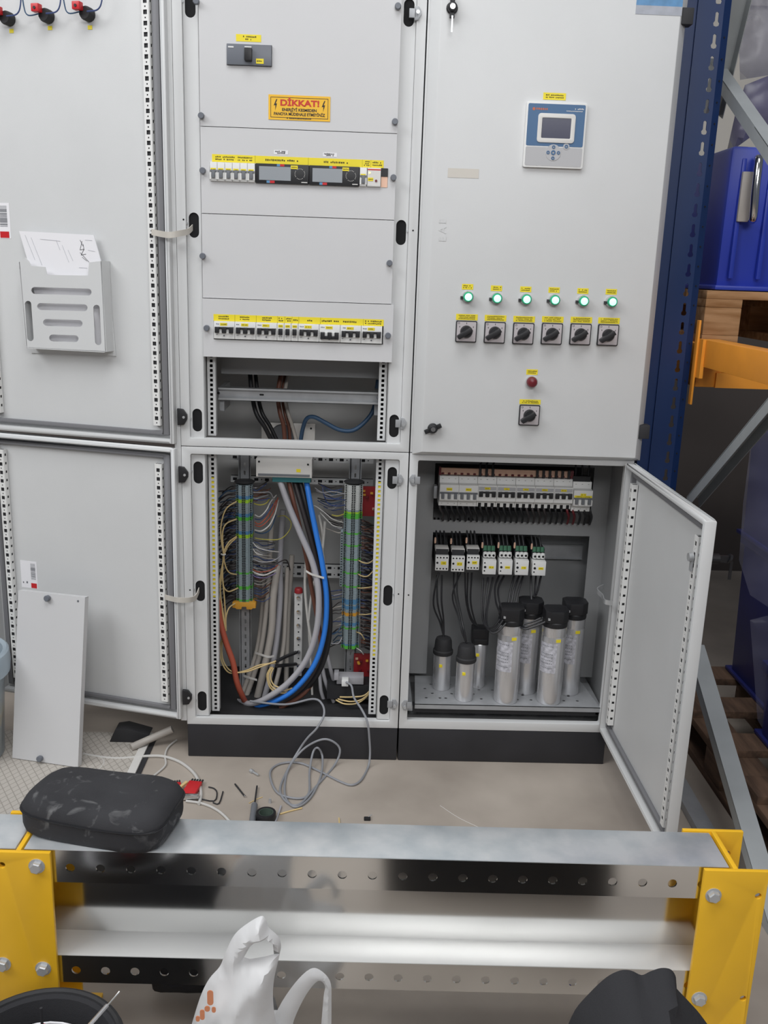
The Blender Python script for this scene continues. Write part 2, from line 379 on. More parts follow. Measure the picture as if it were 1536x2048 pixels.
# ---------------- middle cabinet
A = thing('control_cabinet', 'tall light grey electrical control cabinet standing open with wired interior', 'cabinet', (.3, .2, 0))
cab_frame(A, 0, .9, 2.15); cab_frame(A, 0, .1, .9)
MB().box(.002, .598, .0, .4, .0, .0995).build('plinth', 'plinth', A, bev=.003)
MB().box(.004, .596, .02, .395, .1, .104).build('floor_plate', 'blackm', A)
MB().box(.002, .598, .0, .4, 2.15, 2.16).build('roof_plate', 'cab', A)
for zc in ((.9+.02, 2.13, ((.968), (1.455), (1.952))), (.122, .88, ((.168), (.497), (.828)))):
    za, zb, ov = zc
    for sgn in (0, 1):
        xa, xb = (.0255, .062) if sgn == 0 else (.538, .5745)
        cx = .043 if sgn == 0 else .557
        hs = [oval(cx, z, .025, .060) for z in ov]
        post = MB().plate(rect(xa, xb, za+.002, zb-.002), hs, .0015, (0, .010, 0)).build('post', 'cab', A)
        e = MB(); xe = xb if sgn == 0 else xa
        e.box(xe-.0008, xe+.0008, .010, .05, za+.002, zb-.002); e.build('post_flange', 'cab', post)
        for z in ov: MB().box(cx-.0165, cx+.0165, .013, .05, z-.036, z+.036).build('grommet', 'hole', post)
        for z in ov: MB().cyl((cx+(-.017 if sgn == 0 else .016), .010, z+.004), (cx+(-.017 if sgn == 0 else .016), .0075, z+.004), .003, 8).build('screw', 'zinc', post, smooth=True)
    for sgn in (0, 1):
        xr = .077 if sgn == 0 else .5245
        slotted_strip(MB(), (Vector((0, .035, 0)), X_, Z_), xr, .021, za+.004, zb-.004, .0125, .0075, 0, .02).build('mounting_rail', 'zincd' if False else 'cab', A)
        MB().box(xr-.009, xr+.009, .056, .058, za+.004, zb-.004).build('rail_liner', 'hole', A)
for sgn, xr in ((0, .077), (1, .5245)):
    MB().box(xr-.006, xr+.006, .0375, .039, .47 if sgn == 0 else .30, .81).build('marker_tape', 'label', A)
for (px, py, fl) in ((803, 847, 1), (797, 960, 1), (832, 27, 1), (786, 1408, 1)):
    catch(A, at(px, py, 0), 1, 'zincd')
for (px, py) in ((366, 833), (368, 948), (376, 1392)):
    p = at(px, py, 0); b = MB()
    b.plate([(p.x-.013, p.z-.022), (p.x+.004, p.z-.020), (p.x+.012, p.z-.006), (p.x+.012, p.z+.006), (p.x+.002, p.z+.020), (p.x-.013, p.z+.022)], [], .012, (0, -.012, 0))
    h = b.build('hinge', 'black', A, bev=.0015); MB().cyl((p.x+.004, -.012, p.z), (p.x+.004, -.014, p.z), .0035, 8).build('screw', 'zinc', h, smooth=True)
for (px, py) in ((367, 439), (380, 1180), (826, 461), (797, 1188), (814, 1190)):
    p = at(px, py, 0); 
    if px != 814: MB().cyl((p.x, -.0006, p.z), (p.x, .001, p.z), .0022, 8).build('small_hole', 'hole', A)

# left doors of the middle cabinet, swung right round past the frame
HL = Vector((-.014, -.012, 0)); AL = R_(-196)
dUp, PU, uU, nU = door(A, HL, .585, .906, 2.13, AL, 1)
dLo, PL, uL, nL = door(A, HL, .585, .120, .894, AL, 1)
dUp['label'] = 'upper door swung open, inner side with perforated strips'; dLo['label'] = 'lower door swung open, inner side with perforated strips'
MB().box(-.016, .0, .004, .02, .11, 2.12).build('hinge_strip', 'cab', A)
# stay straps
def strap(cabpart, pts, m, w=.007):
    MB().tube(pts, .0016, 8, 6, (nU, w)).build('stay_strap', m, cabpart, smooth=True)
oU = PU(0, .0, 0); 
def onU(px, py, d=.0): return onplane(px, py, PU(0, d, 0), nU)
def ribbon(pts, w, t, up=Z_):
    b = MB(); P = spline(pts, 6); vs = []; fs = []
    for i, p in enumerate(P):
        d = (P[min(i+1, len(P)-1)] - P[max(i-1, 0)]).normalized(); sd = d.cross(up).normalized()
        vs += [p + up*w/2 + sd*t/2, p - up*w/2 + sd*t/2, p - up*w/2 - sd*t/2, p + up*w/2 - sd*t/2]
    n = len(P)
    for i in range(n-1): fs += [(i*4+k, i*4+(k+1) % 4, i*4+4+(k+1) % 4, i*4+4+k) for k in range(4)]
    fs += [(3, 2, 1, 0), tuple(range(n*4-4, n*4))]
    return b.add(vs, fs)
M['strap'] = mat('beige_nylon_strap', 'c9c4bb', .45)
ribbon([onU(303, 464, .004), onU(318, 467, .004), at(338, 470, -.035), at(358, 467, -.03), at(376, 463, -.008), at(385, 455, .012)], .0145, .002).build('stay_strap', 'strap', dUp, smooth=True)
ribbon([onU(330, 1194, .004), onU(341, 1197, .004), at(356, 1200, -.035), at(378, 1200, -.03), at(391, 1195, -.008), at(398, 1180, .012)], .0145, .002).build('stay_strap', 'strap', dLo, smooth=True)

# cover plates of the middle cabinet
def thumb(px, py, parent, y=-.003, r=.0075):
    p = at(px, py, y-.008)
    MB().lathe((p.x, y, p.z), [(r*.8, 0), (r, -.002), (r, -.010), (r*.85, -.012), (0, -.012)], 14, Y_).build('thumb_screw', 'slate', parent, smooth=True)
CPX = (.0642, .5385)
def zrow(px, py): return at(px, py, -.003).z
covers = []
def cover(z0, z1, holes, x0=CPX[0], x1=CPX[1], y=-.003):
    o = MB().plate(rect(x0, x1, z0+.0008, z1-.0008), holes, .0015, (0, y, 0)).build('cover_plate', 'cover', A)
    b = MB(); b.box(x0, x1, y+.0015, y+.018, z0+.0008, z0+.0022); b.box(x0, x1, y+.0015, y+.018, z1-.0022, z1-.0008); b.box(x0, x0+.0014, y+.0015, y+.018, z0+.002, z1-.002); b.box(x1-.0014, x1, y+.0015, y+.018, z0+.002, z1-.002)
    b.build('folded_edge', 'cover', o); return o
# row 1 with main breaker window
w1 = (at(453, 87, -.003), at(544, 134, -.003))
c1 = cover(1.683, 2.128, [rect(w1[0].x, w1[1].x, w1[1].z, w1[0].z)])
thumb(402, 231, c1); thumb(790, 243, c1); thumb(796, 12, c1); thumb(392, 2, c1)
wa, wb_ = at(419, 322, -.003), at(775, 374, -.003); r2z = (zrow(597, 368), zrow(597, 331))
c2 = cover(1.483, 1.683, [rect(wa.x, wb_.x, r2z[0], r2z[1])]); thumb(405, 341, c2); thumb(787, 355, c2)
c3 = cover(1.280, 1.483, []); thumb(405, 512, c3); thumb(779, 526, c3)
wc, wd = at(427, 640, -.006), at(766, 688, -.006); r4z = (zrow(597, 684), zrow(597, 645))
c4 = cover(1.134, 1.280, [rect(wc.x, wd.x, r4z[0], r4z[1])], .064, .5445, -.006); thumb(413, 656, c4, -.006); thumb(776, 671, c4, -.006)
for (px, py, m) in (): pass

# ---------------- label strips and lettering on the covers
def label_strip(parent, px0, px1, py0, h, y, divs, lines, m='label'):
    a, b2 = at(px0, py0, y), at(px1, py0, y); z1 = a.z; x0, x1 = a.x, b2.x; L = x1-x0
    o = MB().plate(rect(x0, x1, z1-h, z1), [], .0004, (0, y-.0005, 0)).build('label_strip', m, parent)
    k = MB(); fr = ((0, y-.0006, 0), X_, Z_)
    for d in divs: k.box(x0+L*d-.0002, x0+L*d+.0002, y-.0008, y-.0005, z1-h, z1)
    for (f0, f1, rows) in lines:
        for i in range(rows):
            zz = z1 - h*(i+1)/(rows+1); marks(k, fr[0], X_, Z_, x0+L*f0, x0+L*f1, zz, min(.0042, h/(rows+1)*.6), .9)
    k.build('lettering', 'ink', parent); return o
# row 2 strip: left end px 424,322 (roll handled by real height)
z_ = zrow(424, 306)
label_strip(c2, 424, 768, 308, .0175, -.003, (.25, .56, .875, .925), ((.02, .13, 2), (.15, .235, 2), (.31, .5, 1), (.65, .79, 1), (.885, .918, 3), (.935, .99, 2)))
label_strip(c4, 427, 768, 628, .0165, -.006, (.125, .25, .375, .418, .46, .50, .627, .88), ((.03, .09, 2), (.155, .215, 2), (.285, .34, 2), (.382, .412, 2), (.425, .455, 2), (.468, .495, 1), (.55, .58, 1), (.635, .74, 1), (.76, .84, 1), (.89, .99, 2)))
for (px, py, w, h) in ((548, 300, .034, .0095), (646, 305, .034, .0095)):
    p = at(px, py, -.003); o = MB().plate(rect(p.x, p.x+w, p.z-h, p.z), [], .0003, (0, -.0034, 0)).build('paper_label', 'paper', c2)
    k = MB(); marks(k, (0, -.0036, 0), X_, Z_, p.x+.003, p.x+w-.006, p.z-.003, .003); marks(k, (0, -.0036, 0), X_, Z_, p.x+.008, p.x+w-.003, p.z-.0065, .003); k.build('lettering', 'inkb', c2)
p = at(472, 68, -.003); MB().plate(rect(p.x, p.x+.059, p.z-.0155, p.z), [], .0004, (0, -.0035, 0)).build('label_strip', 'label', c1)
k = MB(); marks(k, (0, -.0036, 0), X_, Z_, p.x+.013, p.x+.048, p.z-.005, .0035); marks(k, (0, -.0036, 0), X_, Z_, p.x+.022, p.x+.038, p.z-.0105, .0035); k.build('lettering', 'ink', c1)

# ---------------- right cabinet
B = thing('capacitor_cabinet', 'light grey power-factor cabinet with closed upper door and open lower bay', 'cabinet', (.9, .2, 0))
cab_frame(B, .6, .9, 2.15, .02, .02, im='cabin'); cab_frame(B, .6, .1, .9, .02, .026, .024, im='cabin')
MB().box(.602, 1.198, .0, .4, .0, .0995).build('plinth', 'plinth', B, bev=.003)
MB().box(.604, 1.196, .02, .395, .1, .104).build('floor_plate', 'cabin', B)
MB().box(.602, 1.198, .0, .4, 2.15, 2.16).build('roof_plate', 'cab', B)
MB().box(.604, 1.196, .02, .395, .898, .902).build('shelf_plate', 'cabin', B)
# upper door: shallow tray with sloped edges
b = MB(); x0, x1, z0, z1 = .606, 1.212, .897, 2.14; d = .028
o4 = [(x0, -.003, z0), (x1, -.003, z0), (x1, -.003, z1), (x0, -.003, z1)]; f4 = [(x0+.024, -.003-d, z0+.012), (x1-.022, -.003-d, z0+.012), (x1-.022, -.003-d, z1-.01), (x0+.024, -.003-d, z1-.01)]
b.add(o4+f4, [(4, 5, 6, 7), (0, 1, 5, 4), (1, 2, 6, 5), (2, 3, 7, 6), (3, 0, 4, 7), (3, 2, 1, 0)])
DU = b.build('door', 'cab', B, bev=.0015); DU['label'] = 'closed upper door with sloped edges'
FY = -.0312
for (px, py, k) in ((1380, 36, 0), (1284, 862, 1)):
    p = at(px, py, -.01); MB().box(1.194, 1.222, -.028, .004, p.z-.018, p.z+.018).build('hinge', 'dark', B, bev=.002)
def wing_handle(px, py, ang, parent, keyed=False):
    p = at(px, py, FY-.012); c = Vector((p.x, FY, p.z)); b = MB()
    b.lathe(c, [(.0135, 0), (.0135, -.004), (.011, -.006), (.011, -.016), (.009, -.019), (0, -.019)], 18, Y_)
    a = R_(ang); u = Vector((math.cos(a), 0, math.sin(a))); v = Vector((-math.sin(a), 0, math.cos(a)))
    for s in (-1, 1): b.obox(c + u*s*.010 - v*.0055 + Vector((0, -.013, 0)), u*s*.013, v*.011, Vector((0, .008, 0)))
    h = b.build('wing_handle', 'black', parent, bev=.001)
    MB().cyl(c+Vector((0, -.019, 0)), c+Vector((0, -.0205, 0)), .006, 14).build('lock_core', 'chrome', h, smooth=True)
    if keyed:
        b = MB(); b.plate([(c.x-.002, c.z-.055), (c.x+.002, c.z-.055), (c.x+.002, c.z-.02), (c.x-.002, c.z-.02)], [], .0015, (0, FY-.022, 0)); b.build('hanging_key', 'zinc', h)
wing_handle(866, 858, 25, DU); wing_handle(905, 14, 90, DU, True)
# lower right door standing open at a right angle
HR = Vector((1.170, -.014, 0))
dR, PR, uR, nR = door(B, HR, .592, .118, .892, R_(90), -1)
dR['label'] = 'lower door standing open, inner side with perforated strips'
ribbon([PR(.052, .012, .518), PR(.04, .03, .518), Vector((1.145, -.01, .517)), Vector((1.14, .03, .52)), Vector((1.165, .06, .522))], .013, .002).build('stay_strap', 'zinc', dR, smooth=True)
b = MB(); c0 = PR(.592-.052, -.004, .80); b.cyl(c0, c0+nR*.01, .009, 12); b.obox(c0-Z_*.03-uR*.005, uR*.01, nR*.004, Z_*.03); b.build('lock_cam', 'zinc', dR, smooth=True)
b = MB(); c1_ = PR(.592-.045, -.026, .80); b.cyl(c1_, c1_-nR*.03, .011, 12); b.obox(c1_-nR*.03-Z_*.007-uR*.004, -nR*.02, uR*.008, Z_*.014)
b.cyl(c1_-nR*.05+Z_*.002, c1_-nR*.055, .010, 12); b.obox(c1_-nR*.055-Z_*.045-uR*.001, -nR*.006, uR*.002, Z_*.04); b.build('wing_handle', 'black', dR, smooth=True)
for (px, py) in ((828, 960), (812, 1410)): catch(B, at(px, py, 0), -1, 'zincd')
p = at(817, 1190, 0); MB().cyl((p.x, -.0006, p.z), (p.x, .001, p.z), .0022, 8).build('small_hole', 'hole', B)
p = at(1250, 961, .03)
# inside the right lower bay: mounting plate and cover frame with two windows
MB().box(.606, 1.194, .30, .303, .105, .895).build('mounting_plate', 'cabin', B)
def q(px, py, Y): v = at(px, py, Y); return (v.x, v.z)
Yc = .20; fx0, fx1 = .612, at(1196, 1300, Yc).x; fz0, fz1 = at(846, 1347, Yc).z, .893
wA = rect(q(868, 985, Yc)[0], q(1185, 985, Yc)[0], q(1000, 1043, Yc)[1], q(1000, 930, Yc)[1])
wB_ = rect(q(862, 1150, Yc)[0], q(1172, 1150, Yc)[0], fz0-.002, q(1000, 1068, Yc)[1])
g1 = [(fx0, fz0), (wB_[0][0], fz0), (wB_[0][0], wB_[2][1]), (wB_[1][0], wB_[2][1]), (wB_[1][0], fz0), (fx1, fz0), (fx1, fz1), (fx0, fz1)]
MB().plate(g1, [wA], .0015, (0, Yc, 0)).build('cover_frame', 'cabin', B)
b = MB(); b.box(fx1, fx1+.0015, Yc, Yc+.1, fz0, fz1); b.build('cover_flange', 'zincd', B)
# capacitor tray
ty0, ty1, tz = .012, .205, .172
hs = []
for cx in (.70, .757, .82, .90, .965, 1.03, 1.10):
    for (dx, yy) in ((-.02, .055), (.02, .055), (0, .085), (-.02, .115), (.02, .115), (0, .145)):
        if abs(cx+dx-1.16) > .005: hs.append((cx+dx, yy))
used = []
for h_ in hs:
    if all((h_[0]-k[0])**2+(h_[1]-k[1])**2 > .014**2 for k in used): used.append(h_)
tray = MB().plate([(.645, ty0), (1.178, ty0), (1.158, ty1), (.655, ty1)], [circ(h_[0], h_[1], .0045, 8) for h_ in used], .0015, (0, 0, tz), X_, Y_).build('capacitor_tray', 'zincd', B)
b = MB(); b.box(.645, 1.178, ty0, ty0+.002, tz-.014, tz); b.build('tray_lip', 'zincd', tray)
MB().box(.625, .64, .03, .28, tz-.03, tz-.015).build('tray_bracket', 'zincd', tray); MB().box(1.17, 1.19, .03, .28, tz-.03, tz-.015).build('tray_bracket', 'zincd', tray)
MB().box(.64, 1.18, .03, .06, tz-.035, tz-.016).build('tray_bracket', 'dark', tray)

# ================================================================== devices
def dash_label(parent, x0, x1, z0, z1, y, rows=1, name='label_sticker', mk='label', ik='ink', world=True):
    MB().plate(rect(x0, x1, z0, z1), [], .0004, (0, y, 0)).build(name, mk, parent, world)
    k = MB(); h = (z1-z0)/(rows+1)*.55
    for i in range(rows): marks(k, (0, y-.0001, 0), X_, Z_, x0+(x1-x0)*.12, x1-(x1-x0)*.1, z1-(z1-z0)*(i+1)/(rows+1), min(h, .004), .9)
    k.build('lettering', ik, parent, world)

# main breaker behind the top cover
t = thing('main_breaker', 'slate grey moulded-case main breaker with black toggle set in the top cover', 'circuit breaker', ((w1[0].x+w1[1].x)/2, .03, w1[1].z))
MB().box(w1[0].x+.0008, w1[1].x-.0008, -.010, .06, w1[1].z+.0008, w1[0].z-.0008).build('body', 'slate', t, bev=.0015)
xm = at(497, 110, -.01).x
MB().box(xm-.009, xm+.009, -.022, -.010, w1[1].z+.009, w1[0].z-.010).build('toggle', 'black', t, bev=.002)
MB().box(xm-.009, xm+.007, -.0125, -.010, w1[0].z-.010, w1[0].z-.006).build('toggle_mark', 'white', t)
p = at(512, 117, -.0105); dash_label(t, p.x, p.x+.018, p.z-.011, p.z, -.0106)
p = at(456, 91, -.0105); MB().box(p.x, p.x+.013, -.0106, -.010, p.z-.004, p.z-.001).build('brand_mark', 'white', t)

# DIN rail devices: profile extruded along x, nose poking through the cover window
def din_device(name, label, x0, x1, zc, yf, group, kind, poles, lab=True, blue=False, off=False, cat='circuit breaker', toggles_up=True):
    t = thing(name, label, cat, ((x0+x1)/2, yf, zc-.042), 0, group); e = .0004
    prof = [(yf, zc-.0215), (yf, zc+.0215), (yf+.018, zc+.0225), (yf+.018, zc+.042), (yf+.06, zc+.042), (yf+.06, zc-.042), (yf+.018, zc-.042), (yf+.018, zc-.0225)]
    b = MB(); b.plate([(y, z) for y, z in prof], [], (x1-x0)-2*e, (x1-e, 0, 0), Y_, Z_); b.build('body', 'white' if kind != 'old' else 'whiteo', t, bev=.0008)
    return t
def toggles(t, x0, x1, zc, yf, poles, style='black', off=False):
    pw = (x1-x0)/poles; b = MB()
    if style == 'black':
        if poles > 1: b.box(x0+pw*.2, x1-pw*.2, yf-.006, yf+.002, zc+(.003 if not off else -.014), zc+(.008 if not off else -.006))
        for i in range(poles): b.box(x0+pw*(i+.2), x0+pw*(i+.8), yf-.008, yf+.002, zc-.007 if not off else zc-.014, zc+.008 if not off else zc+.003)
        b.build('toggle', 'black', t, bev=.001)
        w = MB()
        for i in range(poles-1): w.box(x0+pw*(i+.82), x0+pw*(i+1.18), yf-.002, yf+.001, zc-.008, zc+.003)
        if poles > 1: w.build('toggle_gap', 'white', t)
    else:
        b.box(x0+.001, x1-.001, yf-.002, yf+.002, zc-.001, zc+.004)
        for i in range(poles): b.box(x0+pw*(i+.3), x0+pw*(i+.72), yf-.006, yf+.002, zc-.015, zc+.001)
        b.build('toggle', 'greyp', t, bev=.0008)
        w = MB()
        for i in range(poles+1): xx = x0+pw*i; w.box(max(x0, xx-pw*.2)+.0003, min(x1, xx+pw*.22)-.0003, yf-.003, yf+.001, zc-.018, zc-.003)
        w.build('toggle_guard', 'white', t)
# row 4: seven three-pole and three one-pole breakers
zc4 = (r4z[0]+r4z[1])/2; yf4 = -.012; xs = wc.x; pw = (wd.x-wc.x-.004)/24
nm = ['first', 'second', 'third', 'fourth', 'fifth', 'sixth', 'seventh', 'eighth', 'ninth', 'tenth']
seq = [3, 3, 3, 1, 1, 1, 3, 3, 3, 3]; x = xs+.001; n3 = 0; n1 = 0
for i, k in enumerate(seq):
    x1 = x + k*pw
    if k == 3:
        n3 += 1; lab = 'white three-pole breaker in the lowest cover, %s three-pole from the left' % nm[n3-1]
        if n3 == 5: lab = 'white three-pole breaker in the lowest cover with its black toggle switched down'
        t = din_device('three_pole_breaker', lab, x, x1, zc4, yf4, 'breakers in the lowest cover', 'b', 3)
        toggles(t, x, x1, zc4, yf4, 3, 'black', off=(n3 == 5)); dash_label(t, x+.016, x+.034, zc4+.011, zc4+.018, yf4-.0004)
        k_ = MB(); marks(k_, (0, yf4-.0001, 0), X_, Z_, x+.004, x+.014, zc4+.015, .0025); marks(k_, (0, yf4-.0001, 0), X_, Z_, x+.004, x+.010, zc4-.012, .0022); k_.cyl((x+.026, yf4-.0002, zc4-.014), (x+.026, yf4, zc4-.014), .0022, 8); k_.build('print', 'greyp', t)
    else:
        n1 += 1
        t = din_device('single_pole_breaker', 'narrow one-pole breaker in the lowest cover, %s of the three side by side' % ['left', 'middle', 'right'][n1-1], x, x1, zc4, yf4, 'breakers in the lowest cover', 'b', 1)
        toggles(t, x, x1, zc4, yf4, 1); dash_label(t, x+.003, x1-.003, zc4+.011, zc4+.018, yf4-.0004)
        k_ = MB(); marks(k_, (0, yf4-.0001, 0), X_, Z_, x+.004, x+.012, zc4-.012, .0022); k_.build('print', 'greyp', t)
    x = x1
# row 2
zc2 = (r2z[0]+r2z[1])/2; yf2 = -.009
xa = wa.x+.001; pw2 = (at(510, 345, -.009).x - xa)/6; x = xa
for i in range(6):
    t = din_device('miniature_breaker', 'white one-pole miniature breaker with grey toggle beside the meters, %s from the left' % nm[i], x, x+pw2, zc2, yf2, 'miniature breakers left of the meters', 'b', 1)
    toggles(t, x, x+pw2, zc2, yf2, 1, 'grey'); dash_label(t, x+.002, x+pw2-.003, zc2+.001, zc2+.008, yf2-.0004)
    x += pw2
def meter(x0, x1, lab):
    t = thing('power_meter', lab, 'meter', ((x0+x1)/2, 0, zc2-.03), 0, 'power meters in the second cover')
    MB().box(x0+.0005, x1-.0005, -.010, .05, zc2-.0225, zc2+.0225).build('housing', 'black', t, bev=.001)
    w = x1-x0; MB().box(x0+w*.07, x0+w*.66, -.0108, -.0098, zc2-.0155, zc2+.016).build('display', 'lcd', t)
    b = MB(); c = Vector((x0+w*.83, -.010, zc2+.001))
    for a in (0, 90, 180, 270):
        for dx in range(5):
            aa = R_(a-32+dx*16); b.obox(c+Vector((math.cos(aa)*.012-.0006, -.0006, math.sin(aa)*.012-.0006)), (.0013, 0, 0), (0, .0008, 0), (0, 0, .0013))
    b.box(x0+w*.86, x0+w*.97, -.0105, -.0099, zc2-.019, zc2-.017); b.build('button_marks', 'whiteo', t)
    MB().box(x0+w*.46, x0+w*.54, -.0106, -.0099, zc2+.017, zc2+.0222).build('red_mark', 'red', t); MB().box(x0+w*.27, x0+w*.36, -.0106, -.0099, zc2-.022, zc2-.0165).build('red_mark', 'red', t)
    MB().box(x0+w*.40, x0+w*.46, -.0106, -.0099, zc2+.017, zc2+.0222).build('blue_mark', 'terb', t); MB().box(x0+w*.21, x0+w*.27, -.0106, -.0099, zc2-.022, zc2-.0165).build('blue_mark', 'terb', t)
    dash_label(t, x0+w*.66, x0+w*.79, zc2+.012, zc2+.02, -.0109)
mx = [x+.001, at(618, 345, -.009).x, at(719, 350, -.009).x]
meter(mx[0], mx[1], 'black panel power meter with blank grey display, left of the pair'); meter(mx[1], mx[2], 'black panel power meter with brownish reflections, right of the pair')
x = mx[2]+.0005; x1 = at(734, 350, -.009).x
t = din_device('miniature_breaker', 'single white miniature breaker right of the black meters', x, x1, zc2, yf2, None, 'b', 1); toggles(t, x, x1, zc2, yf2, 1, 'grey'); dash_label(t, x+.002, x1-.003, zc2+.0, zc2+.007, yf2-.0004)
x = x1+.0005; x1 = at(762, 350, -.009).x
t = din_device('protection_relay', 'grey protection relay with red stripe and lit yellow diode', x, x1, zc2, yf2, None, 'b', 1, cat='relay')
MB().box(x+.001, x1-.001, yf2-.0008, yf2, zc2+.016, zc2+.019).build('red_stripe', 'red', t)
MB().box(x+.001, x1-.001, yf2-.0006, yf2, zc2-.020, zc2+.016).build('front_panel', 'whiteo', t)
M['led'] = mat('lit_yellow_diode', 'f5ef9a', .3, emit=1.5)
MB().cyl((x+.006, yf2-.0015, zc2+.010), (x+.006, yf2, zc2+.010), .0022, 10).build('diode', 'led', t)
b = MB(); b.cyl((x+.022, yf2-.002, zc2-.008), (x+.022, yf2, zc2-.008), .003, 10); b.build('reset_button', 'redd', t)
dash_label(t, x+.002, x+.015, zc2-.009, zc2-.001, yf2-.0012)
MB().box(x1+.0005, wb_.x-.0005, -.004, .02, zc2-.022, zc2+.022).build('side_stub', 'copper', t)
MB().box(x1+.0005, wb_.x-.0005, -.006, .02, zc2+.003, zc2+.022).build('side_cap', 'black', t)

# warning sign
p0, p1 = at(537, 190, -.004), at(660, 243, -.004); sx0, sx1 = p0.x, p1.x; sz1, sz0 = at(597, 191, -.004).z, at(597, 241, -.004).z; sy = -.0042
t = thing('warning_sign', 'yellow rectangular warning sign with red capitals and lightning bolts', 'sign', ((sx0+sx1)/2, sy, sz0))
M['signy'] = mat('sign_yellow', 'f2bd30', .5)
MB().plate(rect(sx0, sx1, sz0, sz1), [], .0006, (0, sy, 0)).build('sign_plate', 'signy', t)
i, w_ = .005, .0011
MB().plate(rect(sx0+i, sx1-i, sz0+i, sz1-i), [rect(sx0+i+w_, sx1-i-w_, sz0+i+w_, sz1-i-w_)], .0002, (0, sy-.0003, 0)).build('border', 'inkb', t)
scx = (sx0+sx1)/2; M['signr'] = mat('sign_red', 'c83226', .5)
text('DİKKAT!', .0185, 'signr', t, (scx+.001, sy-.0004, sz1-.0178), name='red_lettering', bold=.0007, width=(sx1-sx0)*.63)
text('ENERJİYİ KESMEDEN', .0088, 'inkb', t, (scx, sy-.0004, sz1-.0328), bold=.00025, width=(sx1-sx0)*.56)
text('PANOYA MÜDEHALE ETMEYİNİZ', .0092, 'inkb', t, (scx, sy-.0004, sz1-.0425), bold=.00025, width=(sx1-sx0)*.83)
k = MB(); marks(k, (0, sy-.0003, 0), X_, Z_, scx-.03, scx+.03, sz1-.0515, .0028, .95); k.build('small_print', 'inkb', t)
for s, xx in ((1, sx0+.0165), (1, sx1-.0165)):
    zz = sz1-.022; MB().plate([(xx+.002, zz+.012), (xx-.004, zz-.002), (xx, zz-.001), (xx-.0005, zz-.013), (xx+.004, zz+.003), (xx+.0005, zz+.002), (xx+.0045, zz+.012)], [], .0002, (0, sy-.0003, 0)).build('bolt_symbol', 'inkb', t)

# ---------------- devices on the right upper door
def lamp(px, py, lab, group=None, lit=True):
    p = at(px, py, FY-.02); c = Vector((p.x, FY, p.z)); t = thing('indicator_lamp', lab, 'indicator lamp', c-Z_*.015, 0, group)
    MB().lathe(c, [(.0145, 0), (.0145, -.003), (.013, -.012), (.0125, -.012)], 20, Y_).build('bezel', 'chrome', t, smooth=True)
    if lit:
        MB().lathe(c, [(.0128, -.010), (.0128, -.016), (.0112, -.0195), (.009, -.0195)], 20, Y_).build('lens_rim', 'lampc', t, smooth=True)
        MB().lathe(c, [(.0092, -.019), (.0085, -.0215), (.005, -.0228), (0, -.0232)], 18, Y_).build('lens', 'lamp', t, smooth=True)
        MB().box(c.x-.018, c.x-.012, FY-.008, FY, c.z-.006, c.z+.001).build('base_lug', 'dark', t)
    else:
        MB().lathe(c, [(.0135, -.006), (.0138, -.016), (.011, -.022), (.005, -.0245), (0, -.025)], 20, Y_).build('lens', 'redd', t, smooth=True)
    return t, c
lx = (937, 995, 1054, 1111, 1169, 1226); ly = (594, 597, 599, 600.5, 602.5, 604)
for i in range(6):
    t, c = lamp(lx[i], ly[i], 'lit green indicator lamp on the grey door, %s from the left' % nm[i], 'green indicator lamps')
    dash_label(t, c.x-.0155, c.x+.0125, c.z+.0175, c.z+.031, FY-.0005, 2)
t, c = lamp(1065, 765, 'unlit dark red indicator lamp above the lone switch', None, False); dash_label(t, c.x-.014, c.x+.015, c.z+.0175, c.z+.031, FY-.0005, 2)
def switch(px, py, lab, group, rows):
    p = at(px, py, FY); c = Vector((p.x, FY, p.z)); t = thing('selector_switch', lab, 'switch', c-Z_*.025, 0, group); w = .0265
    MB().plate(rr(c.x-w, c.x+w, c.z-w, c.z+w, .003, 3), [], .006, (0, FY-.006, 0)).build('bezel', 'dark', t, bev=.001)
    MB().plate(rr(c.x-w+.0025, c.x+w-.0025, c.z-w+.0025, c.z+w-.0025, .002, 2), [], .001, (0, FY-.0068, 0)).build('face_plate', 'facep', t)
    k = MB(); k.box(c.x-.0007, c.x+.0007, FY-.0071, FY-.0066, c.z+.0185, c.z+.0225); k.box(c.x-.018, c.x-.0165, FY-.0071, FY-.0066, c.z+.010, c.z+.0135); k.box(c.x+.0165, c.x+.018, FY-.0071, FY-.0066, c.z+.010, c.z+.0135)
    k.plate(circ(c.x-.0195, c.z+.0205, .0026, 10), [circ(c.x-.0195, c.z+.0205, .0017, 10)], .0003, (0, FY-.0069, 0)); k.build('dial_marks', 'inkb', t)
    MB().lathe(c, [(.0155, -.006), (.0155, -.012), (.013, -.017), (0, -.017)], 24, Y_).build('knob_base', 'black', t, smooth=True)
    a = R_(214); u = Vector((math.cos(a), 0, math.sin(a))); v = Vector((-math.sin(a), 0, math.cos(a)))
    b = MB(); b.plate([(-.014, -.0055), (.014, -.006), (.026, -.0052), (.0275, 0), (.026, .0052), (.014, .006), (-.014, .0055)], [], .017, c+Vector((0, -.031, 0)), u, v); b.build('knob_grip', 'black', t, bev=.0025)
    dash_label(t, c.x-w-.0005, c.x+w+.001, c.z+w+.0015, c.z+w+(.0165 if rows == 3 else .0135), FY-.0005, rows)
M['facep'] = mat('silver_face_plate', 'c9c2c4', .4, .2)
sx_ = (932, 989, 1046, 1103, 1160, 1215); sy_ = (663, 665, 667, 667.5, 668.5, 670)
for i in range(6): switch(sx_[i], sy_[i], 'black rotary selector switch on square plate under the green lamps, %s from the left' % nm[i], 'selector switches in the row', 3)
switch(1058, 830, 'lone black rotary selector switch below the red lamp', None, 2)
